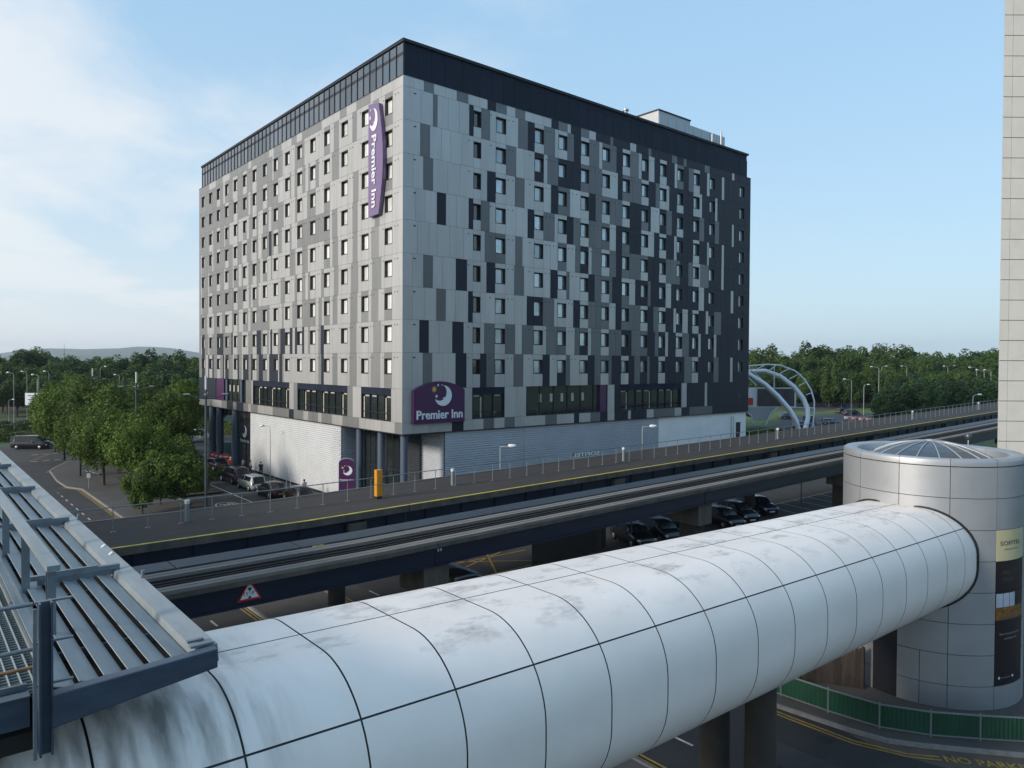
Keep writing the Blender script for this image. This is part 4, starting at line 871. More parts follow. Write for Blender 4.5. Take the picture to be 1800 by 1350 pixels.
for i in range(6): put('louvre_blade', bm_, cp, Vector((1.31 + .252 * i, y0_, 9.385)) - cp.location)
for i in range(4): put('louvre_blade', bm_, cp, Vector((.45 + .252 * i - .2, 17.2, 9.30)) - cp.location)
B().box(1.3, 2.83, y0_, YE, 9.19, 9.21).build('duct_floor', 'black', cp)
for i in range(18):
    y = 10.9 + i * 2.7; B().box(1.3, 2.8, y, y + .05, 9.215, 9.33).build('blade_bearer', 'galv', cp)
for i in range(5): B().box(1.62 + .252 * i, 1.70 + .252 * i, 12.35 + .12 * (i % 2), 12.46 + .12 * (i % 2), 9.34, 9.37).build('clip', 'conc', cp)
for i, y in enumerate((14.1, 19.0, 24.3, 30.0, 35.6, 41)):
    b = B().box(1.62, 2.93, y - .05, y + .05, 9.50, 9.575); b.box(2.86, 2.93, y - .05, y + .02, 9.3, 9.4999); b.box(1.95, 2.6, y - .035, y + .035, 9.576, 9.6); b.box(1.72, 2.86, y - .012, y + .012, 9.4, 9.4999)
    b.build('cross_bar', 'galv', cp)
# raised rail beam on stub posts
for y0_, y1_ in ((11.15, 11.95), (11.96, 14.9), (14.91, 18.0), (18.01, 21.2), (21.21, 27), (27.01, 34), (34.01, 42)): B().box(1.47, 1.62, y0_, y1_, 10.33, 10.41).build('raised_beam', 'galvL', cp)
for y in (11.35, 13.9, 16.7, 19.7, 23, 26.5): B().box(1.50, 1.60, y, y + .012, 9.2, 10.33).box(1.5, 1.6, y + .14, y + .152, 9.2, 10.33).box(1.545, 1.555, y + .012, y + .14, 9.2, 10.33).build('stub_post', 'galv', cp)
# end post (H section) with brackets
b = B(); b.box(1.16, 1.18, 9.36, 9.54, 8.75, 10.44).box(1.27, 1.29, 9.36, 9.54, 8.75, 10.44).box(1.18, 1.27, 9.44, 9.455, 8.75, 10.44); b.build('end_post', 'beam', cp)
B().box(1.1, 1.135, 9.34, 9.375, 8.75, 10.40).build('angle_post', 'galv', cp)
for z in (9.5, 9.97, 10.42): B().box(1.13, 1.5, 9.46, 9.50, z, z + .022).build('stay', 'galv', cp)
for z, m in ((10.42, 'galv'), (9.92, 'galv')): B().tube([(-4, 9.5, z), (1.12, 9.5, z)], .024, 8).build('handrail', m, cp)
B().tube([(-4, 9.95, 9.56), (1.2, 9.95, 9.56)], .02, 8).build('handrail', 'rust', cp)
B().box(-4, 1.10, 9.62, 9.7, 9.02, 9.36).box(-4, 1.10, 9.58, 9.74, 9.36, 9.38).build('edge_beam', 'beam', cp)
B().box(-4, 1.1, 9.86, 9.90, 9.16, 9.42).build('toe_board', 'galv', cp)
B().box(-4, 1.30, 9.92, 34, 9.24, 9.27).build('walkway_floor', 'grate', cp)
gb = B()
for i in range(26): x = 1.2 - i * .115; gb.box(x, x + .012, 9.93, 34, 9.271, 9.305)
for i in range(240): y = 10 + i * .1; gb.box(-2, 1.28, y, y + .006, 9.271, 9.285)
gb.build('grating_bar', 'gbar', cp, kind='stuff')
B().box(1.30, 1.34, 9.8, 40, 9.1, 9.33).build('kerb_angle', 'galvL', cp); B().box(1.40, 1.45, 10.5, 40, 9.15, 9.42).build('side_plate', 'galv', cp)
B().box(-4, 1.25, 9.75, 40, 8.7, 8.9).build('under_tray', 'black', cp)
for y in (13.2, 18.9): B().tube([(3.08, y, 9.45), (3.1, y, 9.62)], .03, 8).build('lug', 'galv', cp)
for x, y in ((2.99, 15.2), (3.0, 15.9)): B().tube([(x, y, 9.47), (x + .06, y, 9.52)], .03, 8).build('bird_dropping', 'white', cp)

# ================================================================ VEGETATION
def crown_mesh(name, seed, R, H, z0, n, leaf, m, lobes=26, squash=.75, flat=False):
    rr = random.Random(seed); b = B(); L = []
    for i in range(lobes):
        while True:
            p = Vector((rr.uniform(-1, 1), rr.uniform(-1, 1), rr.uniform(-1, 1)))
            if .25 < p.length < 1: break
        k = rr.uniform(.2, .38); L.append((Vector((p.x * R * .78, p.y * R * .78, z0 + H / 2 + p.z * H * .42)), k * R, k * H * squash))
    for i in range(n):
        c, r, h = L[int(rr.random() * len(L))]; th = rr.uniform(0, 2 * PI); cz = rr.uniform(-.75, 1); s = math.sqrt(1 - cz * cz); d = Vector((s * math.cos(th), s * math.sin(th), cz))
        q = rr.uniform(.72, 1.12); p = c + Vector((d.x * r, d.y * r, d.z * h)) * q
        if p.z < .05: continue
        nrm = (d + Vector((rr.gauss(0, .55), rr.gauss(0, .55), rr.gauss(0, .45) + .25))).normalized(); a = nrm.orthogonal().normalized(); a.rotate(Matrix.Rotation(rr.uniform(0, 6.28), 3, nrm)); e = nrm.cross(a)
        l = leaf * rr.uniform(.6, 1.3); wd = l * rr.uniform(.45, .7)
        b.add([p - a * l, p - e * wd + nrm * l * .12, p + a * l, p + e * wd - nrm * l * .08], [(0, 1, 2, 3)])
    return b.mesh(name, m)
def trunk_mesh(seed, h, r, R):
    rr = random.Random(seed); b = B(); b.tube([(0, 0, 0), (rr.uniform(-.1, .1), rr.uniform(-.1, .1), h * .45), (rr.uniform(-.2, .2), rr.uniform(-.2, .2), h)], [r, r * .75, r * .3], 8)
    for i in range(5):
        a = rr.uniform(0, 6.28); z = h * rr.uniform(.35, .7); l = R * rr.uniform(.4, .75); b.tube([(0, 0, z), (math.cos(a) * l * .6, math.sin(a) * l * .6, z + l * .5), (math.cos(a) * l, math.sin(a) * l, z + l)], [r * .4, r * .25, r * .08], 5)
    return b.mesh('trunk', 'bark')
def make_tree(name, label, cat, seed, R, H, z0, n, leaf, m, tr, **k):
    t = thing(name, label, cat, (0, 0, 0)); put('crown', crown_mesh('crown', seed, R, H, z0, n, leaf, m, **k), t); put('trunk', trunk_mesh(seed, z0 + H * .6, tr, R), t); return t
protoN = [make_tree('plane_tree', 'leafy green street tree', 'tree', 20 + i, 3.5, 7.2, 2.3, 17000, .125, 'leafA', .17, lobes=44) for i in range(4)]
protoS = [make_tree('small_tree', 'small leafy tree', 'tree', 40 + i, 2.3, 3.6, 1.1, 8000, .12, 'leafA', .09, lobes=26) for i in range(2)]
protoF = [make_tree('forest_tree', 'forest tree', 'tree', 60 + i, 6.5, 13 if i < 3 else 15, 4.0, 7500, .42, 'leafB', .35, lobes=30 if i != 2 else 18) for i in range(5)]
protoD = [make_tree('forest_tree', 'dark forest tree', 'tree', 80 + i, 6.5, 13, 3.0, 7500, .42, 'leafD', .35, lobes=30) for i in range(2)]
used = set()
def plant(proto, x, y, s, label, group=None, rz=None, sz=None):
    rz = random.uniform(0, 6.28) if rz is None else rz; sc_ = (s, s, sz or s)
    if proto.name not in used:
        used.add(proto.name); proto.location = (x, y, 0); proto.rotation_euler = (0, 0, rz); proto.scale = sc_; proto['label'] = label
        if group: proto['group'] = group
        return proto
    o = dup(proto, (x, y, 0), rz, label, group, sc_)
    if not group and 'group' in o: del o['group']
    return o
# street trees left of the hotel
for i, (px, D, s, sz, lb) in enumerate((
    (112, 96, 1.12, 1.10, 'leafy street tree standing farthest left beside the paved corner'), (160, 90, 1.15, 1.12, 'leafy street tree behind the leftmost tree, by the first lamp mast'),
    (208, 84, 1.12, 1.08, 'broad leafy street tree in the middle of the left group'), (262, 92, 1.18, 1.10, 'tall leafy tree behind the second lamp mast'),
    (242, 71, .86, .84, 'lower leafy tree in front, nearest the deck at left'), (302, 86, 1.05, .98, 'leafy tree between the second lamp mast and the hotel columns'), (318, 106, 1.05, 1.1, 'leafy tree just left of the hotel columns, further back'),
    (182, 76, .9, .86, 'smaller leafy tree overhanging the paved corner'), (140, 82, .8, .8, 'low leafy tree overhanging the trolleys'), (96, 104, 1.0, 1.05, 'leafy tree at the far left of the group, by the road bend'), (132, 112, 1.1, 1.15, 'leafy tree behind the leftmost trees, towards the white board sign'))):
    x, y = at(px, D); plant(protoN[i % 4], x, y, s, lb, sz=sz)
for i, (px, D, s, lb) in enumerate(((282, 66, 1.0, 'low bushy tree by the deck railing, left of the dark mast'), (325, 65, 1.0, 'low bushy tree at the foot of the dark mast'), (322, 78, 1.05, 'bushy tree left of the queue of parked cars'), (300, 74, 1.0, 'bushy tree behind the low trees near the deck'),
    (345, 72, .62, 'small shrub tree beside the dark mast, road side'), (250, 62, .8, 'low bush tree nearest the louvre platform'))):
    x, y = at(px, D); plant(protoS[i % 2], x, y, s, lb)
def bush(name, label, cat, R, H, n, leaf, m, loc, seed, kind=None, group=None, sx=1, sy=1):
    o = put(name, crown_mesh(name, seed, R, H, -H * .12, n, leaf, m, lobes=16), None, (*loc, 0), 0, label, cat, group, kind); o.scale = (sx, sy, 1); return o
bush('shrub', 'low rounded green shrub at the kerb before the silver parked hatchback', 'shrub', 1.5, 1.5, 2500, .07, 'leafA', at(388, 80.5), 3)
bush('shrub', 'rounded shrub at the left kerb of the hotel drive', 'shrub', 1.3, 1.3, 2200, .07, 'leafA', at(352, 84), 4)
bush('copper_shrub', 'copper red leaved shrub beside the lamp mast', 'shrub', 1.7, 2.6, 1500, .085, 'leafO', at(345, 80), 5)
o = bush('white_flowers', 'white blossoms scattered over the shrub left of the dark mast', 'flowers', 1.9, 2.2, 60, .14, 'flower', at(338, 76), 6); o.location.z = 1.0
x, y = at(300, 72); put('planting_bed', B().box(-3.2, 3.2, -7, 9, .12, .2).mesh('planting_bed', 'soil'), None, (x + 1, y + 4, 0), kind='structure')
# hedges as clipped masses of leaves
def hedge(label, p, q, wd, h, n, leaf=.13, m='leafC', seed=0, cat='hedge'):
    rr = random.Random(seed); P = Vector((*p, 0)); d = Vector((*q, 0)) - P; L = d.length; d.normalize(); s = Vector((-d.y, d.x, 0)); b = B()
    for i in range(n):
        u = rr.uniform(0, L); k = rr.random(); v = rr.uniform(-1, 1) * wd / 2; z = h * (1 + .16 * math.sin(u * .55 + seed) + .08 * math.sin(u * 2.1))
        if k < .55: v = rr.uniform(-1, 1) * wd / 2; zz = z * rr.uniform(.86, 1.06)
        else: v = rr.choice((-1, 1)) * wd / 2 * rr.uniform(.85, 1.05); zz = z * rr.uniform(.03, 1)
        c = P + d * u + s * v + Vector((0, 0, zz)); nrm = (s * (v / wd * 1.3) + Vector((rr.gauss(0, .5), rr.gauss(0, .5), .5))).normalized(); a = nrm.orthogonal().normalized(); a.rotate(Matrix.Rotation(rr.uniform(0, 6.28), 3, nrm)); e = nrm.cross(a); l = leaf * rr.uniform(.6, 1.3)
        b.add([c - a * l, c - e * l * .6, c + a * l, c + e * l * .6], [(0, 1, 2, 3)])
    b.bar(P + Vector((0, 0, h * .42)), P + d * L + Vector((0, 0, h * .42)), wd * .8, h * .8)
    return b.build('hedge', m, None, (0, 0, 0), label=label, cat=cat)
hedge('long low hedge beyond the black van at left', at(-40, 117), at(330, 124), 4.0, 1.7, 26000, seed=1); hedge('second hedge row above the first, behind the white board sign', at(-40, 128), at(230, 132), 4.5, 2.2, 16000, seed=2)
hedge('dark clipped hedge behind the hotel columns', at(285, 136), at(420, 131), 3, 2.2, 9000, seed=3); hedge('pale scrubby hedge along the far side of the roundabout', at(1395, 262), at(1560, 262), 8, 3.2, 9000, .35, 'leafC', 4)
hedge('overgrown bank below the curved arches at right', at(1300, 128), at(1400, 118), 7, 1.6, 6000, .2, 'leafB', 5); hedge('green bank behind the silver tower', at(1660, 84), at(1780, 78), 12, 1.2, 9000, .18, 'leafB', 6)
# forest skyline
rf = random.Random(5)
skyL = [(0, 205, 1.07), (30, 200, 1.14), (55, 205, 1.16), (82, 215, 1.0), (112, 222, 1.02), (140, 215, .98), (168, 225, 1.0), (196, 220, 1.02), (226, 225, 1.0), (252, 215, 1.05), (278, 225, 1.02), (303, 212, 1.03), (330, 220, 1.0), (350, 228, 1.0), (-25, 210, 1.1)]
names_l = ['far left edge of the skyline', 'first rounded top at the left', 'high rounded crown near the left edge', 'dip right of the high left crown', 'crown beside the thin far mast', 'fifth crown of the left skyline', 'crown above the white lamp heads', 'crown left of the first lamp mast tube', 'crown over the first lamp mast', 'rounded crown left of the second mast', 'crown over the second lamp mast', 'crown right of the second mast', 'crown left of the hotel wall', 'crown touching the hotel wall', 'crown cut by the left picture edge']
for (px, D, s), nm in zip(skyL, names_l):
    x, y = at(px, D); plant(protoF[rf.randrange(4)], x, y, s * .9, 'forest tree on the left skyline, %s' % nm, sz=s * .80)
skyR = [(1318, 262, 1.12), (1345, 268, 1.20), (1375, 262, 1.05), (1405, 270, 1.12), (1428, 262, 1.25), (1458, 268, 1.32), (1490, 272, 1.30), (1520, 262, 1.27), (1548, 275, 1.24), (1575, 265, 1.20), (1600, 272, 1.18), (1625, 262, 1.14), (1652, 270, 1.18), (1680, 266, 1.12), (1708, 262, 1.22), (1735, 268, 1.26), (1758, 262, 1.25)]
names_r = ['touching the hotel at right', 'second from the hotel', 'low third crown from the hotel', 'fourth from the hotel', 'first of the tall crowns behind the roundabout', 'tallest broad crown behind the roundabout', 'tall crown right of the tallest', 'separate tall crown before the twin lamps', 'crown above the twin tall lamps', 'crown right of the twin lamps', 'tenth along the right skyline', 'lower crown over the single lamp', 'narrow crown above the paired lamps', 'low crown right of the paired lamps', 'broad rounded crown near the cream building', 'crown beside the cream building', 'crown against the cream building']
for (px, D, s), nm in zip(skyR, names_r):
    x, y = at(px, D); plant(protoF[rf.randrange(5)], x, y, s * .9, 'tall forest tree on the right skyline, %s' % nm, sz=s * .86)
for k in range(46):
    px = -40 + 400 * (k % 23) / 22 + rf.uniform(-8, 8); D = (188 if k < 23 else 172) + rf.uniform(-8, 8); x, y = at(px, D)
    plant(protoF[rf.randrange(5)], x, y, rf.uniform(.70, .80) * (.88 if k < 23 else .70), 'woodland tree in the green belt left of the hotel', 'woodland trees left of the hotel')
for k in range(64):
    px = 1300 + 480 * (k % 32) / 31 + rf.uniform(-7, 7); D = (248 if k < 32 else 226) + rf.uniform(-7, 7); x, y = at(px, D); s = rf.uniform(.80, .92) * (1 if k < 32 else .72)
    plant((protoF + protoD)[rf.randrange(7)], x, y, s, 'woodland tree in the green belt right of the hotel', 'woodland trees right of the hotel')
for k, (px, D, s) in enumerate(((1560, 170, .62), (1590, 160, .68), (1622, 165, .72), (1650, 150, .70), (1680, 155, .74), (1712, 145, .70), (1740, 150, .75), (1575, 190, .70), (1606, 185, .75), (1640, 178, .8), (1668, 176, .8), (1700, 172, .82), (1728, 168, .82), (1755, 165, .85), (1600, 140, .38), (1660, 132, .40), (1548, 150, .3), (1770, 150, .7))):
    x, y = at(px, D); plant(protoD[k % 2], x, y, s * .9, 'dark bushy tree in the thicket above the deck at right', 'thicket trees above the deck at right', sz=s * .74)
for k in range(16):
    px = 225 + 150 * (k % 8) / 7 + rf.uniform(-6, 6); D = 140 + 14 * (k // 8) + rf.uniform(-4, 4); x, y = at(px, D); plant(protoD[k % 2], x, y, rf.uniform(.55, .68), 'dark tree in the copse behind the hotel columns', 'dark copse behind the hotel columns')
B().tube([(0, 0, 0), (0, 0, 34)], [.5, .12], 6).tube([(0, 0, 20), (0, 0, 21)], 1.2, 6).build('radio_mast', 'dpost', None, (*at(113, 900), 0), label='thin dark radio mast on the wooded horizon at left', cat='mast')

# ================================================================ CARS
def make_car(label, loc, rz, L=4.3, W=1.76, H=1.48, kind='hatch', paint=(.3, .3, .32), group=None, metal=.5, cat='car'):
    t = thing('parked_car' if cat == 'car' else cat.replace(' ', '_'), label, cat, loc, rz, group); pm_ = mat('car paint', paint, .28, metal, coat=.7); h = H
    st = {'hatch': [(-.5, .52, .62, .62), (-.485, .86, .66, .72), (-.40, .93, 1.0, 1.44), (.02, .97, 1.0, 1.48), (.17, .97, 1.0, 1.42), (.31, .95, .98, .99), (.44, .88, .86, .86), (.5, .66, .62, .62)],
          'saloon': [(-.5, .6, .62, .62), (-.48, .9, .95, .95), (-.36, .95, 1.0, 1.02), (-.24, .96, 1.0, 1.40), (.02, .97, 1.0, 1.43), (.13, .97, 1.0, 1.37), (.26, .95, .96, .97), (.43, .88, .84, .84), (.5, .66, .6, .6)],
          'van': [(-.5, .80, .7, .72), (-.49, .96, 1.0, 1.85), (-.42, .97, 1.02, 1.95), (.1, .98, 1.02, 1.97), (.2, .97, 1.02, 1.9), (.36, .95, 1.05, 1.10), (.46, .88, .95, .95), (.5, .7, .65, .65)]}[kind]
    sh = h / max(s[3] for s in st); b = B(); n = len(st); vs = []
    for u, wf, zb, zr in st:
        x = u * L; hw = W / 2 * wf; zb *= sh; zr *= sh; cab = zr > zb + .08; rw = hw * (.76 if kind != 'van' else .88) if cab else hw * .86; zb_ = min(zb, zr)
        row = [(0, .2), (hw * .9, .2), (hw, .42), (hw, zb_ - .18), (hw * .96, zb_ - .02), (rw, zr), (rw * .5, zr + .035), (0, zr + .045)]
        vs += [(x, y, z) for y, z in row] + [(x, -y, z) for y, z in row[-2:0:-1]]
    k = 14; fs = [(i * k + j, i * k + (j + 1) % k, (i + 1) * k + (j + 1) % k, (i + 1) * k + j) for i in range(n - 1) for j in range(k)]
    b.add(vs, fs, 0, True); b.add(vs[:k], [tuple(range(k))[::-1]]); b.add(vs[-k:], [tuple(range(k))])
    bo = b.build('body', pm_, t)
    cab = [i for i in range(n) if st[i][3] > st[i][2] + .08 * 1]; i0, i1 = cab[0] - 1, cab[-1] + 1
    def P(i, j): return Vector(vs[i * k + j])
    for s_ in (4, 9):          # side glass: belt to roof edge, split at the pillars
        o_ = 5 if s_ == 4 else 9; be = 4 if s_ == 4 else 10
        for a in range(i0, i1):
            q = [P(a, be), P(a + 1, be), P(a + 1, o_), P(a, o_)]; c = sum(q, Vector()) / 4; nn = Vector((0, 1 if s_ == 4 else -1, .35)).normalized() * .012
            q = [c + (v - c) * .84 + nn for v in q]; B().add(q, [(0, 1, 2, 3)]).build('side_window', 'cglass', t)
    for a, nm in ((i0, 'rear_window'), (i1 - 1, 'windscreen')):
        q = [P(a, 5), P(a, 9), P(a + 1, 9), P(a + 1, 5)]; 
        c = sum(q, Vector()) / 4; q = [c + (v - c) * .9 + Vector((.02 if nm == 'windscreen' else -.02, 0, .03)) for v in q]; B().add(q, [(0, 1, 2, 3)]).build(nm, 'cglass', t)
    wm = B().lathe((0, 0, 0), [(.10, -.1), (.30, -.1), (.32, -.06), (.32, .06), (.30, .1), (.2, .1)], 16).mesh('tyre', 'tyre'); rm = B().lathe((0, 0, 0), [(.2, .08), (.2, .103), (.06, .085), (.005, .095)], 10).mesh('rim', 'rim')
    for x in (-.315 * L, .315 * L):
        for s_ in (1, -1): o = put('wheel', wm, t, (x, s_ * (W / 2 - .08), .32), rot=(-PI / 2 * s_, 0, 0)); put('rim', rm, o)
    for s_ in (1, -1):
        B().box(L * .462, L * .488, min(s_ * W * .30, s_ * W * .42), max(s_ * W * .30, s_ * W * .42), .58 * sh + .05, .70 * sh + .05).build('headlight', 'lampglass', t)
        B().box(-L * .5 - .012, -L * .485, min(s_ * W * .30, s_ * W * .43), max(s_ * W * .30, s_ * W * .43), .62 * sh + .08, .80 * sh + .06).build('tail_light', 'tail', t)
        B().box(L * .12, L * .16, min(s_ * W * .49, s_ * W * .56), max(s_ * W * .49, s_ * W * .56), .95 * sh, 1.06 * sh).build('mirror', pm_, t)
    B().box(-L * .5 - .02, -L * .5 - .004, -.26, .26, .46, .57).build('number_plate', 'yellow', t); B().box(L * .5 + .004, L * .5 + .02, -.26, .26, .36, .47).build('number_plate', 'white', t)
    return t
Q = 'queue of cars parked by the hotel'
make_car('dark four by four with silver roof, front of the queue by the hotel entrance', (27.9, 79.9, .02), PI / 2 + .05, 4.6, 1.85, 1.7, 'hatch', (.02, .02, .03), Q)
make_car('silver hatchback second in the queue beside the ribbed white wall', (27.7, 74.4, .02), PI / 2 + .02, 4.1, 1.74, 1.5, 'hatch', (.38, .42, .42), Q)
make_car('black saloon car nearest the deck in the hotel queue', (27.8, 69.3, .02), PI / 2, 4.4, 1.8, 1.42, 'saloon', (.015, .012, .015), Q)
make_car('dark maroon hatchback behind the black saloon, beside the pedestrian', (28.6, 65.0, .02), PI / 2 - .04, 4.2, 1.75, 1.46, 'hatch', (.02, .007, .010), Q)
make_car('small dark car beyond the low rounded shrub on the drive', (29.2, 90.5, .02), PI / 2 + .15, 4.2, 1.76, 1.45, 'saloon', (.03, .035, .045))
make_car('white van half hidden behind the hotel columns', (*at(346, 118), .02), -.3, 5.2, 1.95, 2.1, 'van', (.6, .62, .64), metal=0, cat='van')
make_car('black people carrier van with white roof line on the entrance road', (*at(56, 108), .02), r0.to_2d().angle_signed(Vector((1, 0))) + .02, 5.3, 2.0, 1.95, 'van', (.02, .018, .022), cat='van')
Q2 = 'dark cars parked below the guideway'
for (x, y, rz, k, c, lb) in ((41.0, 35.0, 1.2, 'saloon', (.012, .012, .013), 'black car parked at the left end below the guideway'), (43.6, 34.6, 1.2, 'hatch', (.014, .014, .016), 'black estate car with reflecting side windows below the guideway'), (46.2, 35.1, 1.2, 'hatch', (.02, .022, .028), 'dark blue car third from the left below the guideway'),
    (51.3, 34.4, 1.2, 'saloon', (.012, .012, .014), 'black saloon right of the square pier cap'), (54.0, 34.8, 1.2, 'hatch', (.015, .015, .02), 'black high roofed car before the round column'), (58.3, 35.6, 1.2, 'saloon', (.02, .03, .06), 'dark car with bluish windscreen at the right end below the guideway')):
    make_car(lb, (x, y, .02), rz + PI, 4.4, 1.78, 1.5 if k == 'hatch' else 1.42, k, c, Q2)
make_car('very dark van parked under the near guideway girder', (22.9, 33.0, .02), PI / 2, 4.9, 1.9, 1.9, 'van', (.008, .008, .009), cat='van')
make_car('black car driving below the warning sign under the guideway', (12.6, 31.2, .02), PI / 2, 4.4, 1.8, 1.4, 'saloon', (.006, .006, .007))
RA = math.atan2(r0.y, r0.x)
for px, D, rz, k, c, lb in ((1474, 232, RA, 'saloon', (.05, .045, .07), 'dark purple car on the far side of the roundabout lawn'), (1484, 196, RA + .3, 'hatch', (.02, .03, .04), 'dark teal car left of the pair by the striped kerb'), (1498, 190, RA + .2, 'hatch', (.03, .03, .045), 'dark car right of the pair by the striped kerb'),
    (1463, 158, RA - .3, 'hatch', (.10, .13, .19), 'steel blue car approaching on the roundabout road'), (1386, 175, RA + .2, 'saloon', (.05, .07, .12), 'blue car seen below the billboard'), (1412, 150, RA + .1, 'hatch', (.02, .06, .16), 'bright blue car behind the arch legs'), (1424, 158, RA + .9, 'van', (.02, .06, .05), 'dark green van behind the arch legs')):
    make_car(lb, (*at(px, D), .02), rz, 4.3, 1.78, 1.5 if k != 'van' else 2.2, k, c, cat='van' if k == 'van' else 'car')

# ================================================================ LAMPS, MASTS
def lamp(label, px, D, h, arm=1.2, side=-1, group=None, r=.09, curved_=True, head=.55):
    t = thing('street_lamp', label, 'street lamp', (*at(px, D), 0), RA + (0 if side > 0 else PI), group)
    pth = [(0, 0, 0), (0, 0, h - .6)] + ([(arm * .05, 0, h - .25), (arm * .3, 0, h - .05), (arm * .75, 0, h)] if curved_ else [(0, 0, h - .05), (arm * .8, 0, h)])
    B().tube(pth, [r, r * .7] + [r * .5] * (len(pth) - 2), 7).build('pole', 'lpost', t); B().tube([(arm * .7, 0, h), (arm * .75, 0, h + .04), (arm * .75 + head, 0, h + .02), (arm * .75 + head + .08, 0, h)], [.05, .13, .15, .05], 7).build('lantern', 'lampglass', t); return t
G1, G2 = 'street lamps around the roundabout at right', 'small street lamps in the trees at left'
for a in ((1452, 245, 12.2, .3, -1, 'straight pale lamp post behind the roundabout lawn, leftmost'), (1497, 167, 9.8, 1.8, -1, 'curved neck street lamp nearest the arch'), (1519, 190, 8.0, 1.2, 1, 'short curved lamp between the two tall ones'), (1545, 200, 12.6, 2.4, -1, 'tall lamp post, left of the close pair'), (1550, 232, 12.8, 1.6, 1, 'tall lamp post, right of the close pair'),
          (1594, 232, 12.8, 1.8, -1, 'single lamp head rising from the dark thicket'), (1666, 240, 12.9, 1.3, -1, 'left lamp of the pair above the thicket'), (1671, 250, 13.0, 1.3, 1, 'right lamp of the pair above the thicket'), (1717, 205, 12.6, 2.4, -1, 'left of the three lamps near the cream building'), (1730, 188, 12.0, 2.2, -1, 'middle of the three lamps near the cream building'), (1742, 185, 12.0, 1.8, -1, 'right of the three lamps near the cream building'), (1711, 118, 8.4, 1.1, 1, 'short dark necked lamp standing at the deck railing')):
    lamp(a[5], a[0], a[1], a[2], a[3], a[4], G1, .085, True, .5)
for a in ((24, 127, 10.9, 1.1, -1, 'curved lamp post beside the black people carrier'), (8, 230, 12.4, 1.3, -1, 'left lamp of the far pair at the left edge'), (14, 235, 12.4, 1.3, 1, 'right lamp of the far pair at the left edge'), (47, 160, 10.6, 1.2, -1, 'lamp over the left road, before the white board'), (68, 130, 10.5, 1.2, -1, 'lamp head above the white board sign'), (86, 150, 10.8, 1, -1, 'lamp right of the white board sign'), (96, 190, 11.4, 1.2, 1, 'distant lamp in the trees at the upper left'), (176, 170, 11.7, 1.4, 1, 'lamp head right of the first mast tube'), (210, 150, 10.2, 1, -1, 'lamp head left of the second mast tube'), (283, 160, 11, 1, 1, 'lamp head right of the second mast tube'), (15, 150, 5.0, 1, 1, 'low white lamp at the left road')):
    lamp(a[5], a[0], a[1], a[2], a[3], a[4], G2, .05, True, .35)
lamp('thin hooked lamp against the white ribbed wall', 475, 78.2, 6.2, .9, -1, None, .05, False, .35); lamp('pale lamp head seen against the ribbed wall, right of the lobby', 880, 57, 6.6, .9, 1, None, .05, False, .5); lamp('second pale lamp head against the ribbed wall, before the white render', 1130, 64, 7.6, .9, 1, None, .05, False, .5)
t = thing('globe_lamp', 'glass globe lamp on a thin pole behind the dome', 'street lamp', (*at(1704, 48), 0)); B().tube([(0, 0, 0), (0, 0, 8.2)], .04, 6).build('pole', 'lpost', t); B().lathe((0, 0, 8.45), [(.01, -.24), (.17, -.17), (.24, 0), (.17, .17), (.01, .24)], 12).build('globe', 'dome', t); B().tube([(0, 0, 8.42), (0, 0, 8.52)], .11, 8).build('lamp_core', 'lampglass', t)
def mast(label, x, y, h=10.1, group='lamp masts with four arms'):
    t = thing('lamp_mast', label, 'lamp mast', (x, y, 0), RA, group); B().tube([(0, 0, 0), (0, 0, h), (0, 0, h + .55)], [.13, .10, .07], 10).build('pole', 'dpost', t); B().tube([(0, 0, h + .55), (0, 0, h + 1.75)], .09, 10).build('light_tube', 'lampglass', t)
    for k in range(4):
        a = PI / 2 * k + .35; c, s_ = math.cos(a), math.sin(a); B().tube([(0, 0, h - .25), (c * .7, s_ * .7, h - .18), (c * 1.75, s_ * 1.75, h + .12)], [.06, .05, .04], 6).build('arm', 'dpost', t); B().box(-.26, .26, -.09, .09, 0, .09).build('floodlight', 'lpost', t, (c * 1.55, s_ * 1.55, h + .12), rz=a)
    return t
mast('lamp mast with white tube nearest the hotel columns', 20.4, 65.5); mast('lamp mast with white tube in the middle of the trees', 20.36, 89.5); mast('lamp mast with white tube, leftmost and farthest', 23.4, 130.4)

# ================================================================ SIGNS, ARCHES, BARRIERS
t = thing('road_sign', 'white board direction sign on a pole beyond the left hedge', 'sign', (*at(65, 158), 0), RA); B().box(-2.6, 2.6, -.04, .04, 3.4, 6.0).build('sign_board', 'white', t); B().tube([(0, .1, 0), (0, .1, 9)], .09, 8).build('pole', 'lpost', t)
for i in range(5): B().box(-2.0 + .5 * (i % 2), .2 + .6 * (i % 3), -.06, -.045, 3.7 + i * .42, 3.85 + i * .42).build('lettering', 'navy', t)
t = thing('road_sign', 'small pale square sign on a short pole by the left kerb', 'sign', (*at(155, 74), 0), RA); B().box(-.2, .2, -.02, .02, 1.2, 1.65).build('sign_board', 'rib', t); B().tube([(0, .04, 0), (0, .04, 1.6)], .03, 6).build('pole', 'lpost', t)
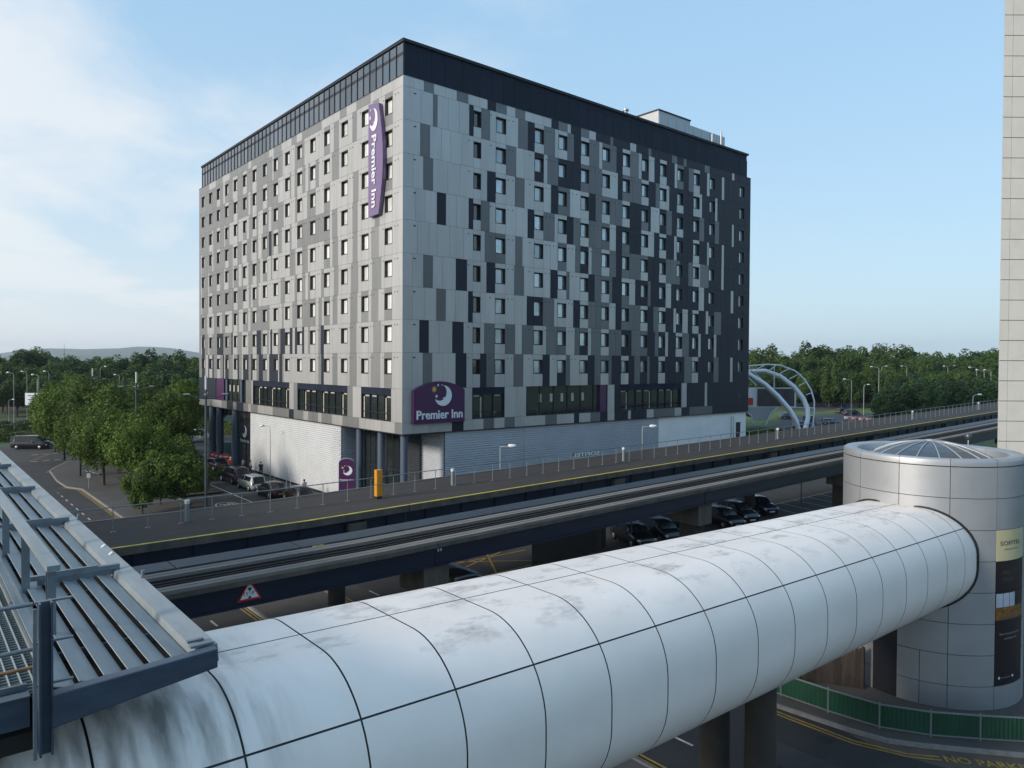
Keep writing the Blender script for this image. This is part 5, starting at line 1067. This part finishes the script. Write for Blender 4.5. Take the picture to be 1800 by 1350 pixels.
# steel arches carrying a billboard
AR = wthing('steel_arches', 'pale steel arches with struts curving over the billboard at right', 'sculpture', (137, 80, 0))
def pim(px, py, D):        # a point of the arches, given as picture direction and distance
    a = at(px, D); return Vector((a[0], a[1], CAMH - (py - 637.8 - (px - 900) * .00575) / 1285 * D))
bigA = [pim(x, y, D) for x, y, D in ((1250, 690, 150), (1285, 658, 149), (1316, 653, 148), (1345, 652, 147), (1372, 662, 146), (1396, 680, 145), (1412, 700, 144), (1420, 718, 143), (1421, 735, 142), (1416, 757, 141))]
bigB = [pim(x, y, D) for x, y, D in ((1235, 640, 139), (1290, 648, 138), (1318, 659, 137), (1345, 676, 136), (1368, 697, 135), (1388, 720, 134), (1400, 740, 133), (1405, 757, 133))]
thin = [pim(x, y, D) for x, y, D in ((1250, 655, 149), (1290, 646, 148.5), (1316, 643, 148), (1350, 640.5, 147), (1372, 642, 146), (1398, 652, 145), (1414, 666, 144), (1426, 685, 143), (1432, 705, 142), (1432, 725, 142), (1429, 757, 141))]
for p_, r_ in ((bigA, .42), (bigB, .42), (thin, .13)): B().tube(p_, r_ * 1.15, 10).build('arch', 'arch', AR)
for a, c in (((1330, 649), (1345, 641)), ((1352, 652), (1365, 641)), ((1370, 657), (1387, 648)), ((1388, 666), (1405, 657)), ((1404, 678), (1418, 671)), ((1417, 694), (1429, 690)), ((1361, 641), (1361, 680)), ((1316, 645), (1388, 716)), ((1388, 716), (1430, 717)), ((1316, 664), (1330, 678))): B().tube([pim(*a, 145), pim(*c, 145)], .1, 6).build('strut', 'arch', AR)
b1 = wthing('billboard', 'long dark billboard on a pale faceted base beneath the arches', 'billboard', (130, 82, 5))
BD = 150
def bq(pts, D0, D1): return [pim(x, y, D0) for x, y in pts] + [pim(x, y, D1) for x, y in pts]
def bprism(pts, D0, D1, nm, m): k = len(pts); B().add(bq(pts, D0, D1), [tuple(range(k))[::-1], tuple(range(k, 2 * k))] + [(i, (i + 1) % k, k + (i + 1) % k, k + i) for i in range(k)]).build(nm, m, b1)
bprism([(1240, 681), (1400, 681), (1400, 716), (1240, 716)], BD, BD + 3, 'frame', 'arch'); bprism([(1332, 683), (1397, 683), (1397, 714), (1332, 714)], BD - .15, BD - .01, 'screen', 'bill'); bprism([(1240, 716.2), (1368, 716.2), (1347, 739), (1325, 739), (1312, 716.2)], BD, BD + 3, 'base', 'billg')
bprism([(1300, 682.5), (1325, 682.5), (1325, 714), (1300, 714)], BD - .15, BD - .01, 'poster', 'white'); bprism([(1300, 699), (1324.5, 699), (1324.5, 712), (1300, 712)], BD - .25, BD - .16, 'red_band', 'red')
B().tube([pim(x, y, 149) for x, y in ((1368, 716), (1356, 726), (1347, 748))], .12, 6).build('strut', 'arch', b1); B().tube([pim(x, y, 149) for x, y in ((1312, 722), (1322, 732), (1325, 745))], .12, 6).build('strut', 'arch', b1)
B().box(-3, 3, -3, 3, 0, .5).build('arch_foundation', 'conc', None, (*at(1405, 137), 0), label='low concrete block at the foot of the arches', cat='foundation')
# striped kerb blocks by the roundabout
for i in range(9): B().box(-.9, .9, -.25, .25, 0, .5).build('kerb_block', 'red' if i % 2 else 'white', None, (*at(1492 + i * 6.5, 178 - i), 0), rz=RA, label='%s kerb block in the striped row on the roundabout, %s from the left' % ('red' if i % 2 else 'white', ('first', 'second', 'third', 'fourth', 'fifth', 'sixth', 'seventh', 'eighth', 'last')[i]), cat='kerb block', group='striped kerb blocks, %s' % ('red' if i % 2 else 'white'))
# red plastic barriers and hoarding by the hotel columns
for i, (px, D) in enumerate(((376, 97), (383, 96), (390, 95.4), (397, 95))):
    t = thing('plastic_barrier', 'red plastic barrier by the hotel columns, %s' % ('leftmost', 'second from left', 'third from left', 'rightmost, beside the column')[i], 'barrier', (*at(px, D), 0), RA + .1 * i, 'red barriers by the hotel'); b = B(); b.prism([(-.5, 0), (.5, 0), (.5, .12), (.44, .2), (.47, 1.0), (-.47, 1.0), (-.44, .2), (-.5, .12)], lambda a, z, d: (a, d, z), -.16, .16); b.build('barrier_body', 'red', t); B().box(-.3, .3, -.175, -.162, .6, .8).build('reflector', 'white', t)
t = thing('hoarding', 'teal hoarding panel behind the red barriers', 'hoarding', (*at(386, 101), 0), RA); B().box(-1.6, 1.6, 0, .06, 0, 1.9).build('panel', 'teal', t); B().box(-1.6, 1.6, -.02, .08, 1.9, 1.97).build('top_rail', 'lpost', t)
# luggage trolleys
for i in range(3):
    t = thing('luggage_trolley', 'grey luggage trolley in the nested row on the paving, %s' % ('front', 'middle', 'rear')[i], 'trolley', (17.0 + .25 * i, 96 - 1.1 * i, .12), .3, 'luggage trolleys')
    b = B(); 
    for s_ in (-.3, .3): b.tube([(s_, -.5, .12), (s_, .45, .14), (s_, .5, 1.0)], .025, 6)
    b.tube([(-.3, .5, 1.0), (.3, .5, 1.0)], .03, 6).box(-.3, .3, -.5, .4, .14, .18).box(-.28, .28, .1, .4, .7, .74); b.build('frame', 'rail', t)
    for s_ in (-.25, .25): B().tube([(s_ - .03, -.4, .07), (s_ + .03, -.4, .07)], .07, 8).build('wheel', 'tyre', t)
# green barrier along the kerb by the tower
gpts = [(26.25, 25.5), (26.2, 23.2), (26.2, 21), (26.25, 18.9), (26.3, 16.9), (26.4, 14.95), (26.5, 13.1), (26.75, 11.35), (27.55, 9.95), (28.6, 8.75), (29.7, 7.6), (30.8, 6.4)]
gb_ = wthing('green_barrier', 'low green ribbed sheet barrier curving round the foot of the silver tower', 'barrier', (27.5, 10, .12))
for p, q in zip(gpts, gpts[1:]):
    p3 = Vector((*p, .12)); q3 = Vector((*q, .12)); d = (q3 - p3); L = d.length; d.normalize(); s_ = Vector((-d.y, d.x, 0)); b = B(); n = 22; vs = []
    for i in range(n + 1): o = .018 * (1 if (i // 1) % 2 else -1); c = p3 + d * (.03 + (L - .06) * i / n) + s_ * o; vs += [c + Vector((0, 0, .1)), c + Vector((0, 0, .84))]
    b.add(vs, [(2 * i, 2 * i + 2, 2 * i + 3, 2 * i + 1) for i in range(n)]).build('barrier_sheet', 'green', gb_)
    B().bar(p3 + Vector((0, 0, .88)), q3 + Vector((0, 0, .88)), .06, .04).bar(p3 + Vector((0, 0, .08)), q3 + Vector((0, 0, .08)), .06, .04).build('barrier_rail', 'rail', gb_); B().tube([p3, p3 + Vector((0, 0, .95))], .035, 6).build('post', 'rail', gb_)
# handrail ledge behind the barrier and timber fence beside the tower
tf = wthing('timber_fence', 'weathered brown timber plank fence left of the silver tower', 'fence', (28.9, 14.6, .12))
fp = [(28.0, 18.6), (28.05, 16.2), (28.3, 15.2), (29.55, 13.2)]
for p, q in zip(fp, fp[1:]):
    p3 = Vector((*p, .12)); q3 = Vector((*q, .12)); d = q3 - p3; L = d.length; d.normalize(); n = int(L / .15)
    for i in range(n): a = p3 + d * (L * i / n + .008); c = p3 + d * (L * (i + 1) / n - .008); hh = 1.62 + .03 * ((i * 7) % 4 - 2); B().bar(a + Vector((0, 0, hh / 2)), c + Vector((0, 0, hh / 2)), .025, hh).build('plank', 'wood', tf)
for (x, y) in fp: B().box(x - .05, x + .05, y - .05, y + .05, .12, 1.8).build('fence_post', 'wood', tf)
bf = wthing('slatted_fence', 'black vertical slatted fence in the shade below the guideway', 'fence', (34.5, 34.2, 0))
fa, fb = Vector((29.6, 33.2, 0)), Vector((38.6, 35.4, 0)); d = fb - fa; L = d.length; d.normalize()
for i in range(60): c = fa + d * (L * i / 60); B().box(c.x - .045, c.x + .045, c.y - .015, c.y + .015, .05, 2.3).build('slat', 'black', bf)
for z in (.4, 2.0): B().bar(fa + Vector((0, .05, z)), fb + Vector((0, .05, z)), .04, .08).build('fence_rail', 'black', bf)
for px, py, h in ((40.7, 36.2, 1.3), (39.9, 34.2, 2.4), (65.4, 35.2, 3.0)):
    t = thing('ticket_post', ('short grey post at the left end of the dark cars', 'thin dark post in front of the leftmost dark car', 'dark post with box in the empty parking bays')[[1.3, 2.4, 3.0].index(h)], 'post', (px, py, 0)); B().tube([(0, 0, 0), (0, 0, h)], .05, 8).build('pole', 'dpost', t); B().box(-.1, .1, -.08, .08, h - .35, h).build('box', 'black', t)
# wooden trestle barriers with yellow legs below the guideway
t = thing('cycle_hoop', 'bent metal hoop standing before the ribbed white wall', 'hoop', (30.7, 72.2, .13)); B().tube([(0, -.45, 0), (0, -.45, 2.1), (0, .45, 2.1), (0, .45, 0)], .03, 6).build('tube', 'rail', t)
for i in range(5):
    t = thing('bollard', 'thin grey bollard on the hotel pavement, %s from the deck' % ('first', 'second', 'third', 'fourth', 'fifth')[i], 'bollard', (29.9, 64.6 + i * 3.1, .13), group='bollards on the hotel pavement'); B().tube([(0, 0, 0), (0, 0, .95)], .05, 8).build('post', 'rail', t)

# ================================================================ PEOPLE
def person(label, loc, rz, shirt, trousers, hair=(.03, .02, .015), hat=None, walk=.16, h=1.72, bag=None, shorts=False):
    t = thing('person', label, 'person', loc, rz); s = h / 1.72
    def skin(name, pts, edges, rad, m, root=0):
        me = bpy.data.meshes.new(name); me.from_pydata([tuple(c * s for c in p) for p in pts], edges, []); me.materials.append(M[m] if isinstance(m, str) else m); me.update()
        o = put(name, me, t); sk = o.modifiers.new('skin', 'SKIN'); ls = me.skin_vertices[0].data if me.skin_vertices else None
        if ls is None:
            bm = None
        for i, r in enumerate(rad): me.skin_vertices[0].data[i].radius = (r[0] * s, r[1] * s) if isinstance(r, tuple) else (r * s, r * s); me.skin_vertices[0].data[i].use_root = i == root
        sk.use_smooth_shade = True; sb_ = o.modifiers.new('sub', 'SUBSURF'); sb_.levels = 1; sb_.render_levels = 1; return o
    w_ = walk
    V = [(0, 0, .95), (0, 0, 1.15), (0, 0, 1.38), (0, 0, 1.48), (.01, 0, 1.58), (.015, 0, 1.68),                              # pelvis, waist, chest, neck, face, crown
         (0, .10, .90), (w_ * .6, .10, .50), (w_, .10, .09), (w_ + .17, .11, .04), (0, -.10, .90), (-w_ * .2, -.10, .50), (-w_, -.10, .10), (-w_ + .15, -.11, .04),
         (0, .19, 1.38), (-w_ * .6, .24, 1.12), (-w_ * .2, .25, .88), (w_ * .02, .25, .78), (0, -.19, 1.38), (w_ * .6, -.24, 1.12), (w_ * 1.1, -.25, .90), (w_ * 1.4, -.25, .80)]
    E = [(0, 1), (1, 2), (2, 3), (3, 4), (4, 5), (0, 6), (6, 7), (7, 8), (8, 9), (0, 10), (10, 11), (11, 12), (12, 13), (2, 14), (14, 15), (15, 16), (16, 17), (2, 18), (18, 19), (19, 20), (20, 21)]
    Rr = [(.13, .15), (.11, .13), (.12, .16), .05, (.085, .075), .07, .085, .06, .04, .035, .085, .06, .04, .035, .05, .04, .032, .03, .05, .04, .032, .03]
    for nm, vv, ee, rr_, m_ in (('body', V, E, Rr, 'skin'),
        ('shirt', [V[0], V[1], V[2], (0, 0, 1.43), V[14], V[15], V[18], V[19]], [(0, 1), (1, 2), (2, 3), (2, 4), (4, 5), (2, 6), (6, 7)], [(.15, .17), (.135, .155), (.14, .18), .075, .068, .055, .068, .055], mat('shirt', shirt, .8)),
        ('trousers', [V[0], V[6], V[7], V[8], V[10], V[11], V[12]][:7] if not shorts else [V[0], V[6], (w_ * .45, .1, .62), (w_ * .55, .1, .55), V[10], (-w_ * .1, -.1, .62), (-w_ * .15, -.1, .55)], [(0, 1), (1, 2), (2, 3), (0, 4), (4, 5), (5, 6)], [(.145, .16), .1, .075, .055, .1, .075, .055], mat('trousers', trousers, .8))):
        me = bpy.data.meshes.new(nm); me.from_pydata([tuple(c * s for c in p) for p in vv], ee, []); me.materials.append(M[m_] if isinstance(m_, str) else m_)
        o = put(nm, me, t); o.modifiers.new('skin', 'SKIN').use_smooth_shade = True
        if not me.skin_vertices: me.attributes  # layer is made with the modifier
        for i, r in enumerate(rr_):
            if me.skin_vertices: me.skin_vertices[0].data[i].radius = (r[0] * s, r[1] * s) if isinstance(r, tuple) else (r * s, r * s); me.skin_vertices[0].data[i].use_root = i == 0
        sb_ = o.modifiers.new('sub', 'SUBSURF'); sb_.levels = 1; sb_.render_levels = 1
    B().lathe((-.015 * s, 0, 1.64 * s), [(.098 * s, -.06 * s), (.104 * s, 0), (.09 * s, .06 * s), (.05 * s, .095 * s), (.002, .105 * s)], 12).build('hair' if not hat else 'hat', mat('hair', hat or hair, .8), t)
    if bag: B().box(-.38, -.18, -.16, .16, .95, 1.35).build('bag', mat('bag', bag, .7), t)
    return t
person('person in a white shirt walking on the pavement beside the queue of cars', (29.7, 66.2, .13), PI / 2, (.42, .43, .45), (.05, .05, .07))
person('person in a white cap and red top carrying a red bag near the entrance', (29.9, 87.0, .13), 1.2, (.35, .05, .05), (.03, .07, .25), hat=(.6, .6, .6), bag=(.35, .03, .03))
person('person in a pale grey top at the hotel entrance', (30.6, 84.9, .13), 2.2, (.3, .3, .33), (.04, .04, .05)); person('person in a white top bending over luggage at the entrance', (31.0, 83.6, .13), 2.6, (.55, .55, .58), (.03, .03, .04), h=1.6)
person('person in dark clothes walking along the white ribbed wall', (31.2, 81.0, .13), -1.6, (.02, .02, .025), (.02, .02, .02)); person('person in a red top standing by the red barriers', (*at(373, 99), 0), .4, (.3, .1, .1), (.04, .04, .06))
t = thing('suitcase', 'small dark suitcase on the pavement by the entrance', 'suitcase', (30.4, 84.1, .13)); B().box(-.15, .15, -.22, .22, .04, .6).build('case', 'black', t, bevel=.02); B().tube([(0, -.12, .6), (0, -.12, .85), (0, .12, .85), (0, .12, .6)], .012, 6).build('handle', 'rail', t)
